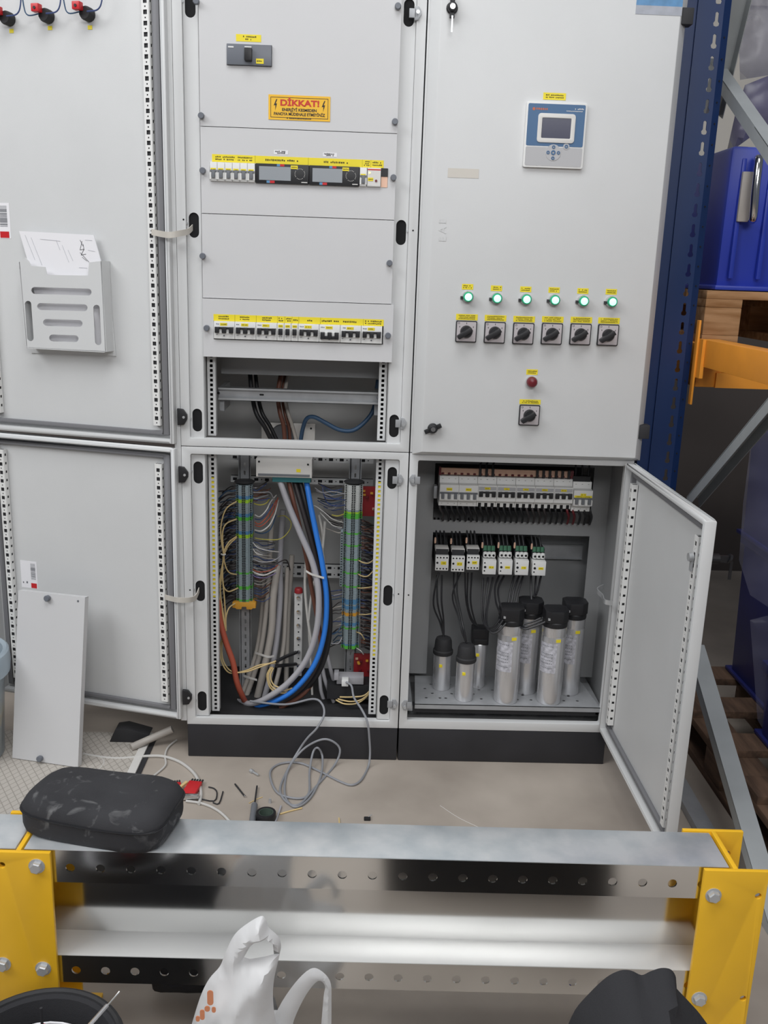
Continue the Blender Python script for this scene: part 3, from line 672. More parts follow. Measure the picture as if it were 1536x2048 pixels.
# reactive power controller
p0, p1 = at(1053, 204, FY-.006), at(1176, 206, FY-.006); kx0, kx1 = p0.x+.001, p1.x-.001; kz1 = at(1115, 205, FY-.006).z; kz0 = at(1105, 336, FY-.006).z
t = thing('power_controller', 'square white-rimmed control panel with blue face, dark screen and round buttons', 'control panel', ((kx0+kx1)/2, FY, kz0))
MB().plate(rr(kx0, kx1, kz0, kz1, .004, 3), [], .008, (0, FY-.008, 0)).build('frame', 'white', t, bev=.0015)
g = .004; zs = kz0+(kz1-kz0)*.325
MB().plate(rr(kx0+g, kx1-g, zs+.001, kz1-g, .003, 2), [], .0006, (0, FY-.0085, 0)).build('blue_face', 'ctrl', t)
M['lgrey'] = mat('light_grey_face', 'b6b6b8', .45)
MB().plate(rr(kx0+g, kx1-g, kz0+g, zs-.001, .003, 2), [], .0006, (0, FY-.0085, 0)).build('grey_face', 'lgrey', t)
kw, kh = kx1-kx0, kz1-kz0; ax0, ax1, az0, az1 = kx0+kw*.2, kx0+kw*.82, kz0+kh*.385, kz0+kh*.83
MB().plate(rr(ax0, ax1, az0, az1, .007, 3), [rr(ax0+.010, ax1-.010, az0+.010, az1-.010, .002, 2)], .002, (0, FY-.0105, 0)).build('screen_bezel', 'whiteo', t, bev=.0008)
MB().plate(rr(ax0+.009, ax1-.009, az0+.009, az1-.009, .002, 2), [], .0005, (0, FY-.009, 0)).build('screen', 'screen', t)
bc = Vector((kx0+kw*.49, 0, kz0+kh*.235)); MB().plate(circ(bc.x, bc.z, .0185, 24), [], .0008, (0, FY-.0092, 0)).build('button_pad', 'lgrey', t)
MB().plate(circ(kx0+kw*.70, kz0+kh*.335, .0075, 16), [], .0008, (0, FY-.0092, 0)).build('button_pad', 'lgrey', t)
for (dx, dz, r) in ((0, .0125, .004), (0, -.0125, .004), (-.0125, 0, .004), (.0125, 0, .004), (0, 0, .0055)):
    MB().plate(circ(bc.x+dx, bc.z+dz, r, 14), [circ(bc.x+dx, bc.z+dz, r*.45, 10)], .001, (0, FY-.0102, 0)).build('button', 'ctrl', t)
MB().plate(circ(kx0+kw*.70, kz0+kh*.335, .0042, 14), [circ(kx0+kw*.70, kz0+kh*.335, .0019, 10)], .001, (0, FY-.0102, 0)).build('button', 'ctrl', t)
M['inko'] = mat('orange_print', 'c0694a', .5)
k = MB(); k.cyl((kx0+kw*.12, FY-.0088, kz1-.016), (kx0+kw*.12, FY-.0084, kz1-.016), .0035, 12); marks(k, (0, FY-.0086, 0), X_, Z_, kx0+kw*.16, kx0+kw*.37, kz1-.016, .0045, .95); k.build('maker_print', 'inko', t)
k = MB(); marks(k, (0, FY-.0086, 0), X_, Z_, kx0+kw*.80, kx0+kw*.95, kz1-.0135, .003, .95); marks(k, (0, FY-.0086, 0), X_, Z_, kx0+kw*.66, kx0+kw*.94, kz1-.0185, .002, .9); k.build('type_print', 'whiteo', t)
p = at(1087, 184, FY); dash_label(t, p.x, p.x+.054, p.z-.0165, p.z-.001, FY-.0005, 2)
# embossed maker letters and stickers on that door
for i, ch in enumerate('EAE'):
    p = at(884, 478-i*18, FY); text(ch, .026, 'cab', DU, (p.x+.002, FY-.0006, p.z), Z_, -X_, name='embossed_letter')
M['fade'] = mat('faded_sticker', 'd2cdc4', .6)
p0, p1 = at(896, 336, FY), at(957, 357, FY); single('faded_sticker', MB().plate(rect(p0.x, p1.x, p1.z, p0.z), [], .0003, (0, FY-.0004, 0)), 'fade', 'faded cream sticker on the closed grey door', 'sticker', (p0.x, FY, p1.z))
p0, p1 = at(1276, -30, FY), at(1363, 32, FY); t = thing('photo_sticker', 'glossy blue and grey sticker at the top edge of the closed door', 'sticker', (p0.x, FY, p1.z))
M['stg'] = mat('sticker_grey', '9fa3ad', .35, var=.1, vscale=40); M['stb'] = mat('sticker_blue', '4f86b4', .35, var=.15, vscale=40)
zm = at(1320, 12, FY).z
MB().plate(rect(p0.x, p1.x, p1.z, zm), [], .0003, (0, FY-.0004, 0)).build('lower_print', 'stg', t); MB().plate(rect(p0.x, p1.x, zm, p0.z), [], .0003, (0, FY-.0004, 0)).build('upper_print', 'stb', t)

# ---------------- things on the opened left doors
def fU(x, z): return (x, z)
N0 = Vector((nU.x, nU.y, 0)); UX = Vector((-uU.x, -uU.y, 0))      # UX runs to the right in the photo, normal UX x Z faces the hall
def skinpt(px, py, off): # point off metres in front of the door skin
    return onplane(px, py, PU(0, -.0232+off, 0), nU)
O0 = PU(0, -.0232, 0)
def loc2(px, py, off): v = skinpt(px, py, off) - O0; return (v.dot(UX), v.z)
# document pocket
po = .040
t = thing('document_pocket', 'light grey plastic document pocket with slots on the upper open door', 'document holder', skinpt(130, 700, 0))
out = [loc2(*c, po) for c in ((37, 522), (50, 515), (57, 522), (62, 532), (90, 534), (94, 550), (176, 551), (178, 525), (203, 522), (213, 703), (208, 705), (58, 697), (51, 690))][::-1]
def slot(pxs): return [loc2(*c, po) for c in pxs]
def hslot(xa, xb, y, sl=.03):  # rounded slot in photo pixels
    hh = 7; pts = []
    for i in range(7): a = R_(90+180*i/6); pts.append((xa+hh*math.cos(a), y-hh*math.sin(a)))
    for i in range(7): a = R_(-90+180*i/6); pts.append((xb+hh*math.cos(a), y+(xb-xa)*sl-hh*math.sin(a)))
    return slot(pts)
def vslot(xt, yt, yb, sl):
    hh = 6.5; pts = []
    for i in range(7): a = R_(0+180*i/6); pts.append((xt+hh*math.cos(a), yt-hh*math.sin(a)))
    for i in range(7): a = R_(180+180*i/6); pts.append((xt+(yb-yt)*sl+hh*math.cos(a), yb-hh*math.sin(a)))
    return slot(pts)
hol = [hslot(69, 176, 581), hslot(81, 168, 613), hslot(93, 158, 645), hslot(105, 150, 676), vslot(56, 608, 676, .07), vslot(193, 616, 684, .05)]
of = O0 + N0*po
MB().plate(out, hol, .0025, of, UX, Z_).build('front', 'cab', t)
def wallseg(pa, pb): # side walls of the pocket back to the door
    a, c = Vector(of)+UX*pa[0]+Z_*pa[1], Vector(of)+UX*pb[0]+Z_*pb[1]
    return MB().obox(a, c-a, -N0*(po-.001), (c-a).normalized().cross(N0)*.0025)
L = lambda x, y: loc2(x, y, po)
wallseg(L(203, 522), L(212, 704)).build('side', 'cab', t); wallseg(L(212, 704), L(53, 696)).build('bottom', 'cab', t); wallseg(L(53, 696), L(38, 524)).build('side', 'cab', t)
c4_ = [loc2(*c, .002) for c in ((45, 525), (215, 527), (232, 712), (62, 706))][::-1]; MB().plate(c4_, [], .002, O0+N0*.003, UX, Z_).build('back', 'cab', t)
pp = [loc2(*c, .018) for c in ((38, 462), (187, 470), (208, 545), (214, 690), (86, 690), (62, 545))][::-1]
t = thing('paper_sheets', 'folded white paper sheets with pencil lines sticking out of the document pocket', 'paper', skinpt(130, 690, .018))
MB().plate(pp, [], .003, O0+N0*.018, UX, Z_).build('sheet', 'paper', t)
k = MB(); M['pencil'] = mat('pencil_line', 'c3c3c9', .7)
def stroke(pa, pb, w=.0008):
    a, c = skinpt(*pa, .0186), skinpt(*pb, .0186); k.bar(a, c, w, .0003, N0)
for a, c in (((50, 470), (70, 520)), ((62, 475), (84, 530)), ((124, 490), (138, 525)), ((136, 500), (146, 522)), ((112, 480), (120, 500)), ((170, 480), (184, 481)), ((176, 500), (190, 503)), ((158, 535), (174, 536)), ((80, 478), (120, 482))): stroke(a, c)
k.build('pencil_lines', 'pencil', t)
k = MB()
for a, c in (((160, 480), (166, 492)), ((164, 482), (160, 500)), ((160, 500), (168, 498)), ((168, 498), (162, 510)), ((162, 510), (172, 508)), ((164, 514), (174, 522)), ((160, 505), (178, 524)), ((166, 488), (168, 500))): stroke(a, c, .0008)
k.build('handwriting', 'inkb', t)
# barcode stickers
def sticker(px0, py0, px1, py1, P0, n0, lab, red=True, tall=False):
    o = P0; u = UX
    def l(px, py): v = onplane(px, py, o, n0) - o; return (v.dot(u), v.z)
    a, c = l(px0, py1), l(px1, py0); t = thing('barcode_sticker', lab, 'sticker', onplane((px0+px1)/2, py1, o, n0))
    oo = o + N0*.0006; MB().plate(rect(a[0], c[0], a[1], c[1]), [], .0004, oo, u, Z_).build('sheet', 'paper', t)
    w, h = c[0]-a[0], c[1]-a[1]
    k = MB()
    for i in range(16):
        zz = a[1]+h*(.34+.6*i/16); k.obox(oo+N0*.0002+u*(a[0]+w*.62)+Z_*zz, u*w*.28, Z_*h*.6/16*random.choice((.3, .5, .7)), N0*.0002)
    marks(k, oo+N0*.0002, u, Z_, a[0]+w*.1, a[0]+w*.4, a[1]+h*.2, .006); k.build('barcode', 'greyp', t)
    MB().obox(oo+N0*.0002+u*(a[0]+w*.6)+Z_*(a[1]+h*.02), u*w*.34, Z_*h*.18, N0*.0002).build('red_square', 'red', t)
sticker(-30, 406, 18, 476, PU(0, -.0232, 0), nU, 'white barcode sticker at the left edge of the upper open door')
sticker(44, 1124, 73, 1174, PL(0, -.0232, 0), nL, 'white barcode sticker above the leaning panel on the lower open door')
# rear ends of three red-and-black push buttons near the top of the door
for i, (px, py) in enumerate(((14, 33), (92, 28), (173, 24))):
    c = skinpt(px, py, .02); t = thing('push_button_rear', 'red and black rear body of a door push button, %s from the left' % nm[i], 'push button', c-Z_*.02, 0, 'push button bodies on the upper door')
    c0 = skinpt(px+6, py+6, .0)
    MB().lathe(c0, [(.016, 0), (.016, .018), (.0135, .024), (0, .024)], 16, N0).build('collar', 'blackm', t, smooth=True)
    cr = c0 + N0*.024 - UX*.011 + Z_*.011
    MB().obox(cr - UX*.010 - Z_*.008, UX*.02, Z_*.018, N0*.018).build('contact_block', 'red', t, bev=.002)
    k = MB(); k.cyl(cr + N0*.018, cr + N0*.0195, .0035, 8); k.build('terminal_screw', 'dark', t)
    e = c0 + N0*.03 + UX*.012
    MB().tube([e, e+UX*.03+Z_*.004, e+UX*.042+Z_*.03, e+UX*.045+Z_*.09], .0018, 6).build('wire', 'wnavy', t, smooth=True)
    MB().tube([e-UX*.02, e-UX*.05-Z_*.002, e-UX*.06+Z_*.02, e-UX*.065+Z_*.08], .0016, 6).build('wire', 'wdkb', t, smooth=True)
    d = skinpt(px+(9, 8, 7)[i], py+(29, 28, 31)[i], .0005); MB().obox(d-UX*.006-Z_*.0045, UX*.012, Z_*.009, N0*.0004).build('number_sticker', 'label', t)
# leaning spare cover plate
p_bl, p_br = atz(25, 1521, .0), atz(163, 1541, .0); p_tl, p_tr = None, None
ud = (p_br-p_bl); ud.z = 0; wdt = .2; ud.normalize()
nb = Vector((ud.y, -ud.x, 0)); lean = R_(10); up = Z_*math.cos(lean) - nb*math.sin(lean); nn = ud.cross(up)
t = thing('spare_cover_plate', 'loose light grey cover plate with two thumb screws leaning against the lower open door', 'panel', p_bl+ud*.1)
hgt = .475; o = Vector((p_bl.x, p_bl.y, .008))
MB().plate(rect(0, wdt, 0, hgt), [], .0015, o, ud, up).build('sheet', 'cover', t)
b = MB(); b.obox(o-nn*.0015, ud*.0015, up*hgt, -nn*.018); b.obox(o+ud*(wdt-.0015)-nn*.0015, ud*.0015, up*hgt, -nn*.018); b.obox(o-nn*.0015, ud*wdt, up*.0015, -nn*.018); b.obox(o+up*(hgt-.0015)-nn*.0015, ud*wdt, up*.0015, -nn*.018); b.build('folded_edge', 'cover', t)
for (fx, fz) in ((.46, hgt-.012), (.44, .012)):
    c = o+ud*wdt*fx+up*fz; MB().lathe(c, [(.007, 0), (.0085, .003), (.0085, .011), (.007, .013), (0, .013)], 14, nn).build('thumb_screw', 'slate', t, smooth=True)
MB().cyl(o+ud*(wdt-.02)+up*(hgt-.012), o+ud*(wdt-.02)+up*(hgt-.012)+nn*.001, .003, 8).build('hole_plug', 'greyp', t)

# ================================================================== inside the middle cabinet, upper gap
b = MB(); za = at(600, 752, .12).z; b.box(.09, .515, .12, .123, za, 1.16); b.build('mounting_bar', 'cabin', A)
b = MB(); z_a, z_b = at(600, 778, .085).z, at(600, 804, .085).z
b.box(.088, .517, .085, .0865, z_b, z_a); b.box(.088, .517, .072, .086, z_a-.0012, z_a); b.box(.088, .517, .072, .086, z_b, z_b+.0012); b.box(.088, .517, .072, .0735, z_a-.006, z_a); b.box(.088, .517, .072, .0735, z_b, z_b+.006)
rail = b.build('support_rail', 'zinc', A)
p = at(523, 790, .08); MB().plate(oval(p.x, p.z, .012, .0045), [], .0004, (0, .0847, 0)).build('rail_slot', 'hole', rail)
for px, py in ((437, 786), (755, 796)): p = at(px, py, .08); MB().cyl((p.x, .0845, p.z), (p.x, .0815, p.z), .004, 10).build('rail_screw', 'chrome', rail, smooth=True)
for x_ in (.088, .503): MB().box(x_+.002, x_+.014, .087, .20, z_b-.03, z_a).build('rail_bracket', 'zincd', rail)

def cable(name, pts, r, m, lab, cat='cable', group=None, n=10, sm=6):
    P = [Vector(p) if len(p) == 3 and isinstance(p, Vector) else at(*p) for p in pts]
    o = MB().tube(P, r, n, sm).build(name, m, None, True, True, 0, P[-1]); return tag(o, lab, cat, group)
cable('power_cable', [(499, 730, .20), (503, 780, .17), (512, 825, .15), (530, 855, .15), (545, 885, .16)], .0062, 'wblack', 'front black power cable dropping through the upper gap')
cable('power_cable', [(510, 730, .22), (515, 785, .19), (524, 825, .17), (540, 852, .17), (556, 885, .17)], .0055, 'wblack', 'rear black power cable beside the front one in the upper gap')
cable('power_cable', [(565, 735, .20), (556, 785, .17), (560, 825, .15), (567, 850, .15), (570, 885, .16)], .0062, 'wbrown', 'brown power cable dropping through the upper gap')
cable('power_cable', [(573, 735, .22), (565, 790, .19), (571, 830, .17), (578, 855, .17), (580, 885, .17)], .005, 'wbrown', 'thinner dark brown power cable behind the rail in the upper gap')
cable('power_cable', [(580, 735, .22), (570, 785, .18), (576, 825, .16), (585, 852, .16), (594, 885, .165)], .0052, 'wgrey2', 'grey power cable dropping through the upper gap')
cable('power_cable', [(601, 885, .165), (605, 860, .15), (613, 838, .13), (628, 834, .12), (652, 846, .12), (680, 860, .12), (708, 860, .12), (735, 838, .13), (749, 812, .14), (756, 760, .16)], .0058, 'wdkb', 'blue power cable looping sideways through the upper gap')
# white transformer block passing through the crossbar
zb0, zb1 = at(565, 955, .13).z, at(570, 846, .20).z; bx0, bx1 = at(512, 935, .13).x, at(624, 935, .13).x
t = thing('transformer_block', 'white cable transformer block above the thick cables', 'transformer', ((bx0+bx1)/2, .2, zb0))
zt = at(565, 918, .13).z
MB().box(bx0, bx1, .13, .20, zb0, zt).build('front_box', 'whiteo', t, bev=.002)
MB().box(bx0+.006, bx1-.006, .127, .131, zb0+.004, zb0+.010).build('front_groove', 'greyp', t)
hx = at(565, 862, .20).x
MB().plate(rect(at(523, 870, .2).x, at(630, 870, .2).x, zt, zb1), [circ(hx, at(565, 872, .2).z, .034, 18)], .012, (0, .20, 0)).build('ring_plate', 'whiteo', t, bev=.001)
MB().box(hx-.036, hx+.036, .213, .24, zt, zb1-.004).build('ring_core', 'greyp', t)
for px, py in ((518, 923), (616, 929)): p = at(px, py, .13); MB().cyl((p.x, .1305, p.z), (p.x, .129, p.z), .0028, 8).build('screw_hole', 'hole', t)
p = at(597, 941, .13); MB().box(p.x-.006, p.x+.006, .1294, .1301, p.z-.005, p.z+.004).build('label_sticker', 'label', t)
MB().box(bx0+.045, bx1-.004, .135, .17, zb0-.014, zb0).build('plug_strip', 'teal', t)
p = at(622, 857, .2); MB().cyl((p.x, .199, p.z), (p.x, .2005, p.z), .003, 8).build('screw_hole', 'hole', t)

# perforated cross rails and vertical rails in the lower bay
def cross_rail(py, x0, x1, y, h, rows=1):
    z = at(600, py, y).z; hs = []; x = x0+.012; k = 0
    while x < x1-.012:
        for r in range(rows):
            zz = z - h*(r+.5)/rows
            hs.append(rect(x-.006, x+.006, zz-.0042, zz+.0042) if k % 2 == 0 else circ(x, zz, .002, 6))
        x += .0155; k += 1
    MB().plate(rect(x0, x1, z-h, z), hs, .0015, (0, y, 0)).build('cross_rail', 'cab', A); MB().box(x0, x1, y+.0015, y+.012, z-h, z-h+.0015).build('rail_edge', 'cabin', A)
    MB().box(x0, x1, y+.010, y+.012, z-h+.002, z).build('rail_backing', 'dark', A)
cross_rail(912, .095, .51, .25, .017); cross_rail(955, .095, .51, .25, .019)
cross_rail(1128, .095, .51, .30, .042, 2)
def vrail(pxa, pya, pxb, pyb, y):
    a, c = at(pxa, pya, y), at(pxb, pyb, y); x = (a.x+c.x)/2; hs = []; z = c.z+.01
    while z < a.z-.015: hs.append(rect(x-.0026, x+.0026, z, z+.012)); z += .024
    MB().plate(rect(x-.0175, x+.0175, c.z, a.z), hs, .0012, (0, y, 0)).build('terminal_rail', 'zincd', A); b = MB(); b.box(x-.0175, x-.0163, y-.006, y, c.z, a.z); b.box(x+.0163, x+.0175, y-.006, y, c.z, a.z); b.build('rail_lip', 'zincd', A)
    for s in (-1, 1): MB().box(x+s*.0135-.001, x+s*.0135+.001, y, y+.006, c.z, a.z).build('rail_lip', 'zincd', A)
    return x
xl = vrail(493, 908, 488, 1385, .215); xr_ = vrail(708, 915, 703, 1360, .215)

# terminal strips, block by block
def block_mesh(name, main, w=.046, t=.0048):
    b = MB(); b.mat(0); b.box(-w*.30, w*.30, -.045, 0, 0, t); b.box(-w*.5, -w*.30, -.035, 0, 0, t); b.box(w*.30, w*.5, -.035, 0, 0, t)
    b.mat(1)
    for x in (-w*.42, -w*.06, w*.06, w*.42): b.box(x-.0024, x+.0024, -.0457 if abs(x) < w*.3 else -.0357, -.034, t*.2, t*.85)
    return b.build(name, [main, 'hole'], None, False)
protos = {}
def strip(name, lab, x, y, ztop, zbot, colour_at, w=.046):
    t = thing(name, lab, 'terminal strip', (x, y, zbot)); z = ztop; pitch = .0052; n = 0
    while z > zbot:
        m = colour_at(z)
        key = (m, w)
        if key not in protos:
            o = block_mesh('terminal_block', m, w); protos[key] = o.data; bpy.data.objects.remove(o)
        o = bpy.data.objects.new('terminal_block', protos[key]); COL.objects.link(o); o.parent = t; o.location = (random.uniform(-.0004, .0004), 0, z-zbot-pitch); n += 1
        z -= pitch
    return t
def zc(py, y=.17, px=490): return at(px, py, y).z
def near(z, lst, d=.0033): return any(abs(z-v) < d for v in lst)
gl = [zc(p) for p in (1003, 1037, 1073, 1147, 1175, 1200)]; ylw = [zc(p) for p in (1003, 1073)]; bl = [zc(p) for p in (993, 996, 1028, 1032, 1064, 1068)]
def colL(z): z -= .0026; return 'tery' if near(z, ylw, .0045) else 'tergn' if near(z, gl) else 'terb' if near(z, bl) else 'terg'
xL = at(488, 1080, .17).x
TL = strip('terminal_strip', 'grey terminal strip with green earth blocks on the left rail ending in an orange block', xL, .21, zc(970), zc(1203), colL)
b = MB(); z0_ = zc(1217); z1_ = zc(1203); b.plate([(xL-.034, z1_-.002), (xL-.030, z1_), (xL+.030, z1_), (xL+.034, z1_-.002), (xL+.034, z0_+.004), (xL+.026, z0_+.004), (xL+.022, z0_), (xL+.008, z0_), (xL+.006, z0_+.008), (xL-.006, z0_+.008), (xL-.008, z0_), (xL-.022, z0_), (xL-.026, z0_+.004), (xL-.034, z0_+.004)][::-1], [], .04, (0, .162, 0)); b.build('end_block', 'tero', TL, bev=.001)
b = MB(); b.lathe((xL, .19, zc(966)), [(.0, .004), (.026, .003), (.03, 0), (.026, -.003), (0, -.003)], 16, Z_); b.build('end_bracket', 'blackm', TL, smooth=True)
gr = [zc(p, .17, 703) for p in (1066, 1092, 1118, 1145, 1172, 1256, 1294)]; gw = (zc(969, .17, 703), zc(1021, .17, 703)); gg = (zc(1022, .17, 703), zc(1038, .17, 703)); oy = (zc(1224, .17, 703), zc(1233, .17, 703)); blr = [zc(p, .17, 703) for p in (1200, 1205, 1215, 1248, 1250, 1288)]
def colR(z):
    z -= .0026
    if gw[0] > z > gw[1]: return 'terw'
    if gg[0] > z > gg[1]: return 'tery' if int(z*2000) % 3 == 0 else 'tergn'
    if oy[0] > z > oy[1]: return 'tero'
    return 'tergn' if near(z, gr) else 'terb' if near(z, blr) else 'terg'
xR = at(704, 1120, .17).x
TR = strip('terminal_strip', 'long terminal strip with white top section and green earth blocks on the right rail', xR, .21, zc(970, .17, 703), zc(1297, .17, 703), colR, .052)
b = MB(); b.lathe((xR, .19, zc(966, .17, 703)), [(.0, .004), (.026, .003), (.03, 0), (.026, -.003), (0, -.003)], 16, Z_); b.build('end_bracket', 'blackm', TR, smooth=True)
# jumper combs beside the right strip
MB().box(xR-.034, xR-.0275, .165, .185, zc(1172, .17, 703), zc(1060, .17, 703)).build('jumper_carrier', 'terg', TR)
b = MB()
z = zc(1170, .17, 703)
while z < zc(1063, .17, 703): b.box(xR-.0325, xR-.029, .1645, .166, z, z+.0045); z += .0078
b.build('jumper_slot', 'hole', TR)

# wires clamped in the strips
def wire(parent, pts, m, r=.0011):
    P = [Vector(p) if isinstance(p, Vector) else at(*p) for p in pts]
    MB().tube(P, r, 6, 5).build('wire', m, parent, smooth=True)
def strip_wires(T, x, side, pyA, pyB, px0, endpx, step, cols, sag=8, drop=30, r=.0010, y0=.178):
    r *= 1.35
    py = pyA
    while py < pyB:
        m = random.choice(cols); e = endpx + random.uniform(-9, 9); dy = random.uniform(.2, 1)*drop
        mid = px0 + (e-px0)*.5
        wire(T, [(px0, py, y0), (px0+(e-px0)*.2, py+random.uniform(0, 3), y0-.006), (mid, py+sag*random.uniform(.3, 1), y0+.005), (e, py+dy, y0+random.uniform(.02, .05))], m, r*random.uniform(.9, 1.3)); py += step*random.uniform(.8, 1.2)
strip_wires(TL, xL, -1, 972, 1200, 473, 437, 4.2, ['wdark', 'wblack', 'wdark', 'wdkb', 'wnavy'], 6, 26, .0012)
strip_wires(TL, xL, -1, 1012, 1198, 473, 445, 6, ['wdark', 'wblack'], 4, 30, .0014)
strip_wires(TL, xL, 1, 972, 1003, 507, 540, 4, ['wdark', 'wbrown', 'wnavy', 'wgrey'], -3, -12)
strip_wires(TL, xL, 1, 1080, 1145, 507, 545, 4.5, ['wdark', 'wgrey', 'wgrey2', 'wnavy'], 8, 10)
strip_wires(TL, xL, 1, 1150, 1200, 509, 540, 5, ['wdark', 'wbrown', 'wnavy', 'wgrey2'], 4, -10)
for pts, m, r in (
    ([(507, 985, .175), (525, 985, .165), (540, 985, .17), (548, 1000, .19)], 'wgrey', .0016), ([(507, 999, .175), (525, 1000, .165), (540, 996, .175)], 'wnavy', .0016),
    ([(508, 1007, .175), (520, 1010, .162), (533, 1006, .17), (540, 995, .19)], 'wyg', .0016), ([(510, 1030, .175), (520, 1033, .160), (533, 1020, .165), (541, 1004, .185), (553, 990, .2)], 'wwhite', .0018),
    ([(510, 1038, .175), (522, 1038, .162), (535, 1024, .165), (546, 1008, .185)], 'wnavy', .0018), ([(510, 1044, .175), (518, 1048, .160), (532, 1036, .165), (545, 1015, .185), (553, 1000, .2)], 'wred', .0017),
    ([(510, 1050, .175), (520, 1053, .160), (535, 1042, .165), (548, 1022, .185), (556, 995, .2)], 'wred', .0016), ([(510, 1060, .175), (523, 1062, .158), (539, 1050, .165), (550, 1028, .185), (557, 1000, .2)], 'wwhite', .002),
    ([(510, 1064, .175), (525, 1067, .162), (541, 1058, .17), (552, 1030, .19)], 'wdkb', .0018), ([(510, 1076, .175), (530, 1079, .16), (560, 1078, .16), (578, 1062, .17), (582, 1045, .18), (570, 1032, .2), (556, 1033, .22)], 'wyg', .0014),
    ([(506, 1085, .175), (515, 1095, .16), (535, 1101, .165), (558, 1104, .19)], 'wwhite', .0014), ([(506, 1098, .175), (513, 1107, .16), (525, 1110, .165)], 'wwhite', .0014),
    ([(506, 1118, .175), (522, 1124, .162), (545, 1122, .17), (562, 1112, .19)], 'wgrey', .0016), ([(506, 1143, .175), (515, 1148, .158), (530, 1150, .16), (552, 1140, .18)], 'wwhite', .002),
    ([(506, 1139, .175), (518, 1144, .16), (540, 1141, .17), (556, 1130, .19)], 'wred', .0015), ([(505, 1150, .175), (515, 1155, .158), (532, 1155, .165), (552, 1146, .18)], 'wpurple', .0017),
    ([(505, 1123, .175), (520, 1128, .16), (548, 1128, .17), (572, 1120, .19), (580, 1140, .21)], 'wdark', .0022)): wire(TL, pts, m, r)
strip_wires(TR, xR, -1, 972, 1022, 684, 640, 5, ['wnavy', 'wnavy', 'wdark', 'wgrey', 'wdkb'], 6, -8, .0011)
strip_wires(TR, xR, -1, 1036, 1065, 684, 655, 6, ['wgrey', 'wgrey2', 'wdark'], -2, -16, .0011)
strip_wires(TR, xR, -1, 1180, 1290, 684, 660, 7, ['wdark', 'wnavy', 'wgrey2', 'wdkb'], 4, 14, .0011)
strip_wires(TR, xR, 1, 1040, 1295, 722, 752, 4, ['wbrown', 'wdark', 'wdark', 'wbrown', 'wnavy', 'wdark'], 5, 12, .0012)
strip_wires(TR, xR, 1, 1040, 1295, 722, 748, 7, ['wblack', 'wdark', 'wdark'], 5, 16, .0016)
for pts, m, r in (
    ([(716, 1120, .175), (726, 1125, .155), (738, 1126, .15), (749, 1118, .16)], 'wcream', .0018), ([(716, 1148, .175), (724, 1152, .155), (736, 1152, .15), (749, 1139, .16)], 'wcream', .0018),
    ([(714, 1176, .175), (728, 1176, .155), (750, 1173, .16)], 'wcream', .0018), ([(718, 1229, .175), (732, 1229, .155), (747, 1227, .16)], 'wcream', .0018),
    ([(713, 1264, .175), (722, 1268, .155), (729, 1279, .16)], 'wcream', .0018), ([(713, 1296, .175), (722, 1302, .16), (727, 1309, .165)], 'wwhite', .0014),
    ([(686, 1045, .175), (665, 1038, .165), (655, 1030, .17), (645, 1022, .18), (630, 1012, .19), (622, 1015, .2)], 'wwhite', .0013), ([(684, 1055, .175), (668, 1052, .165), (657, 1043, .17), (640, 1025, .19)], 'wwhite', .0013),
    ([(690, 988, .175), (665, 983, .165), (645, 985, .17), (630, 976, .19)], 'wgrey', .0014), ([(690, 1000, .175), (668, 998, .16), (650, 994, .17), (645, 975, .19)], 'wnavy', .0016),
    ([(690, 1010, .175), (672, 1012, .16), (655, 1006, .17), (648, 990, .19)], 'wnavy', .0018), ([(688, 1028, .175), (676, 1032, .162), (664, 1030, .17)], 'wyg', .0018),
    ([(684, 1188, .175), (668, 1192, .165), (655, 1186, .18)], 'wnavy', .0014), ([(684, 1275, .175), (676, 1287, .165), (658, 1286, .17)], 'wgrey', .0016), ([(684, 1250, .175), (672, 1266, .165), (656, 1270, .17)], 'wdkb', .0016)): wire(TR, pts, m, r)

# red circuit boards beside the right strip
def red_board(px0, px1, py0, py1, lab):
    a, c = at(px0, py0, .20), at(px1, py1, .20); t = thing('relay_board', lab, 'circuit board', ((a.x+c.x)/2, .2, c.z)); M['glow'] = M['copper']
    MB().box(a.x, c.x, .195, .20, c.z, a.z).build('board', 'redb', t)
    for i in range(7):
        x, z = random.uniform(a.x+.004, c.x-.01), random.uniform(c.z+.004, a.z-.008); MB().box(x, x+.008, .186, .195, z, z+.005).build('component', random.choice(['copper', 'tero', 'redd']), t, bev=.001)
red_board(721, 756, 972, 1032, 'red circuit board beside the white terminals at the top right')
red_board(708, 743, 1306, 1352, 'red circuit board with orange parts below the right terminal strip')
# earth busbar with screws and a red end cap
a, c = at(598, 1186, .2), at(598, 1352, .2); t = thing('earth_busbar', 'vertical zinc busbar with a row of screws and a red end cap', 'busbar', (a.x, .2, c.z))
MB().box(a.x-.0135, a.x+.0105, .2, .21, c.z, a.z).build('bar', 'cabm', t, bev=.001)
MB().lathe((a.x-.0015, .205, a.z), [(.0125, 0), (.0125, .010), (.010, .014), (0, .014)], 14).build('end_cap', 'redb', t, smooth=True)
for py in (1195, 1223, 1250, 1276, 1303, 1330, 1341):
    p = at(597, py, .2); MB().lathe((p.x, .2, p.z), [(.0066, 0), (.006, -.005), (0, -.006)], 6, Y_).build('screw', 'chrome', t)
    if py < 1320: p = at(597, py+14, .2); MB().cyl((p.x, .2002, p.z), (p.x, .1997, p.z), .0025, 8).build('screw_hole', 'hole', t)

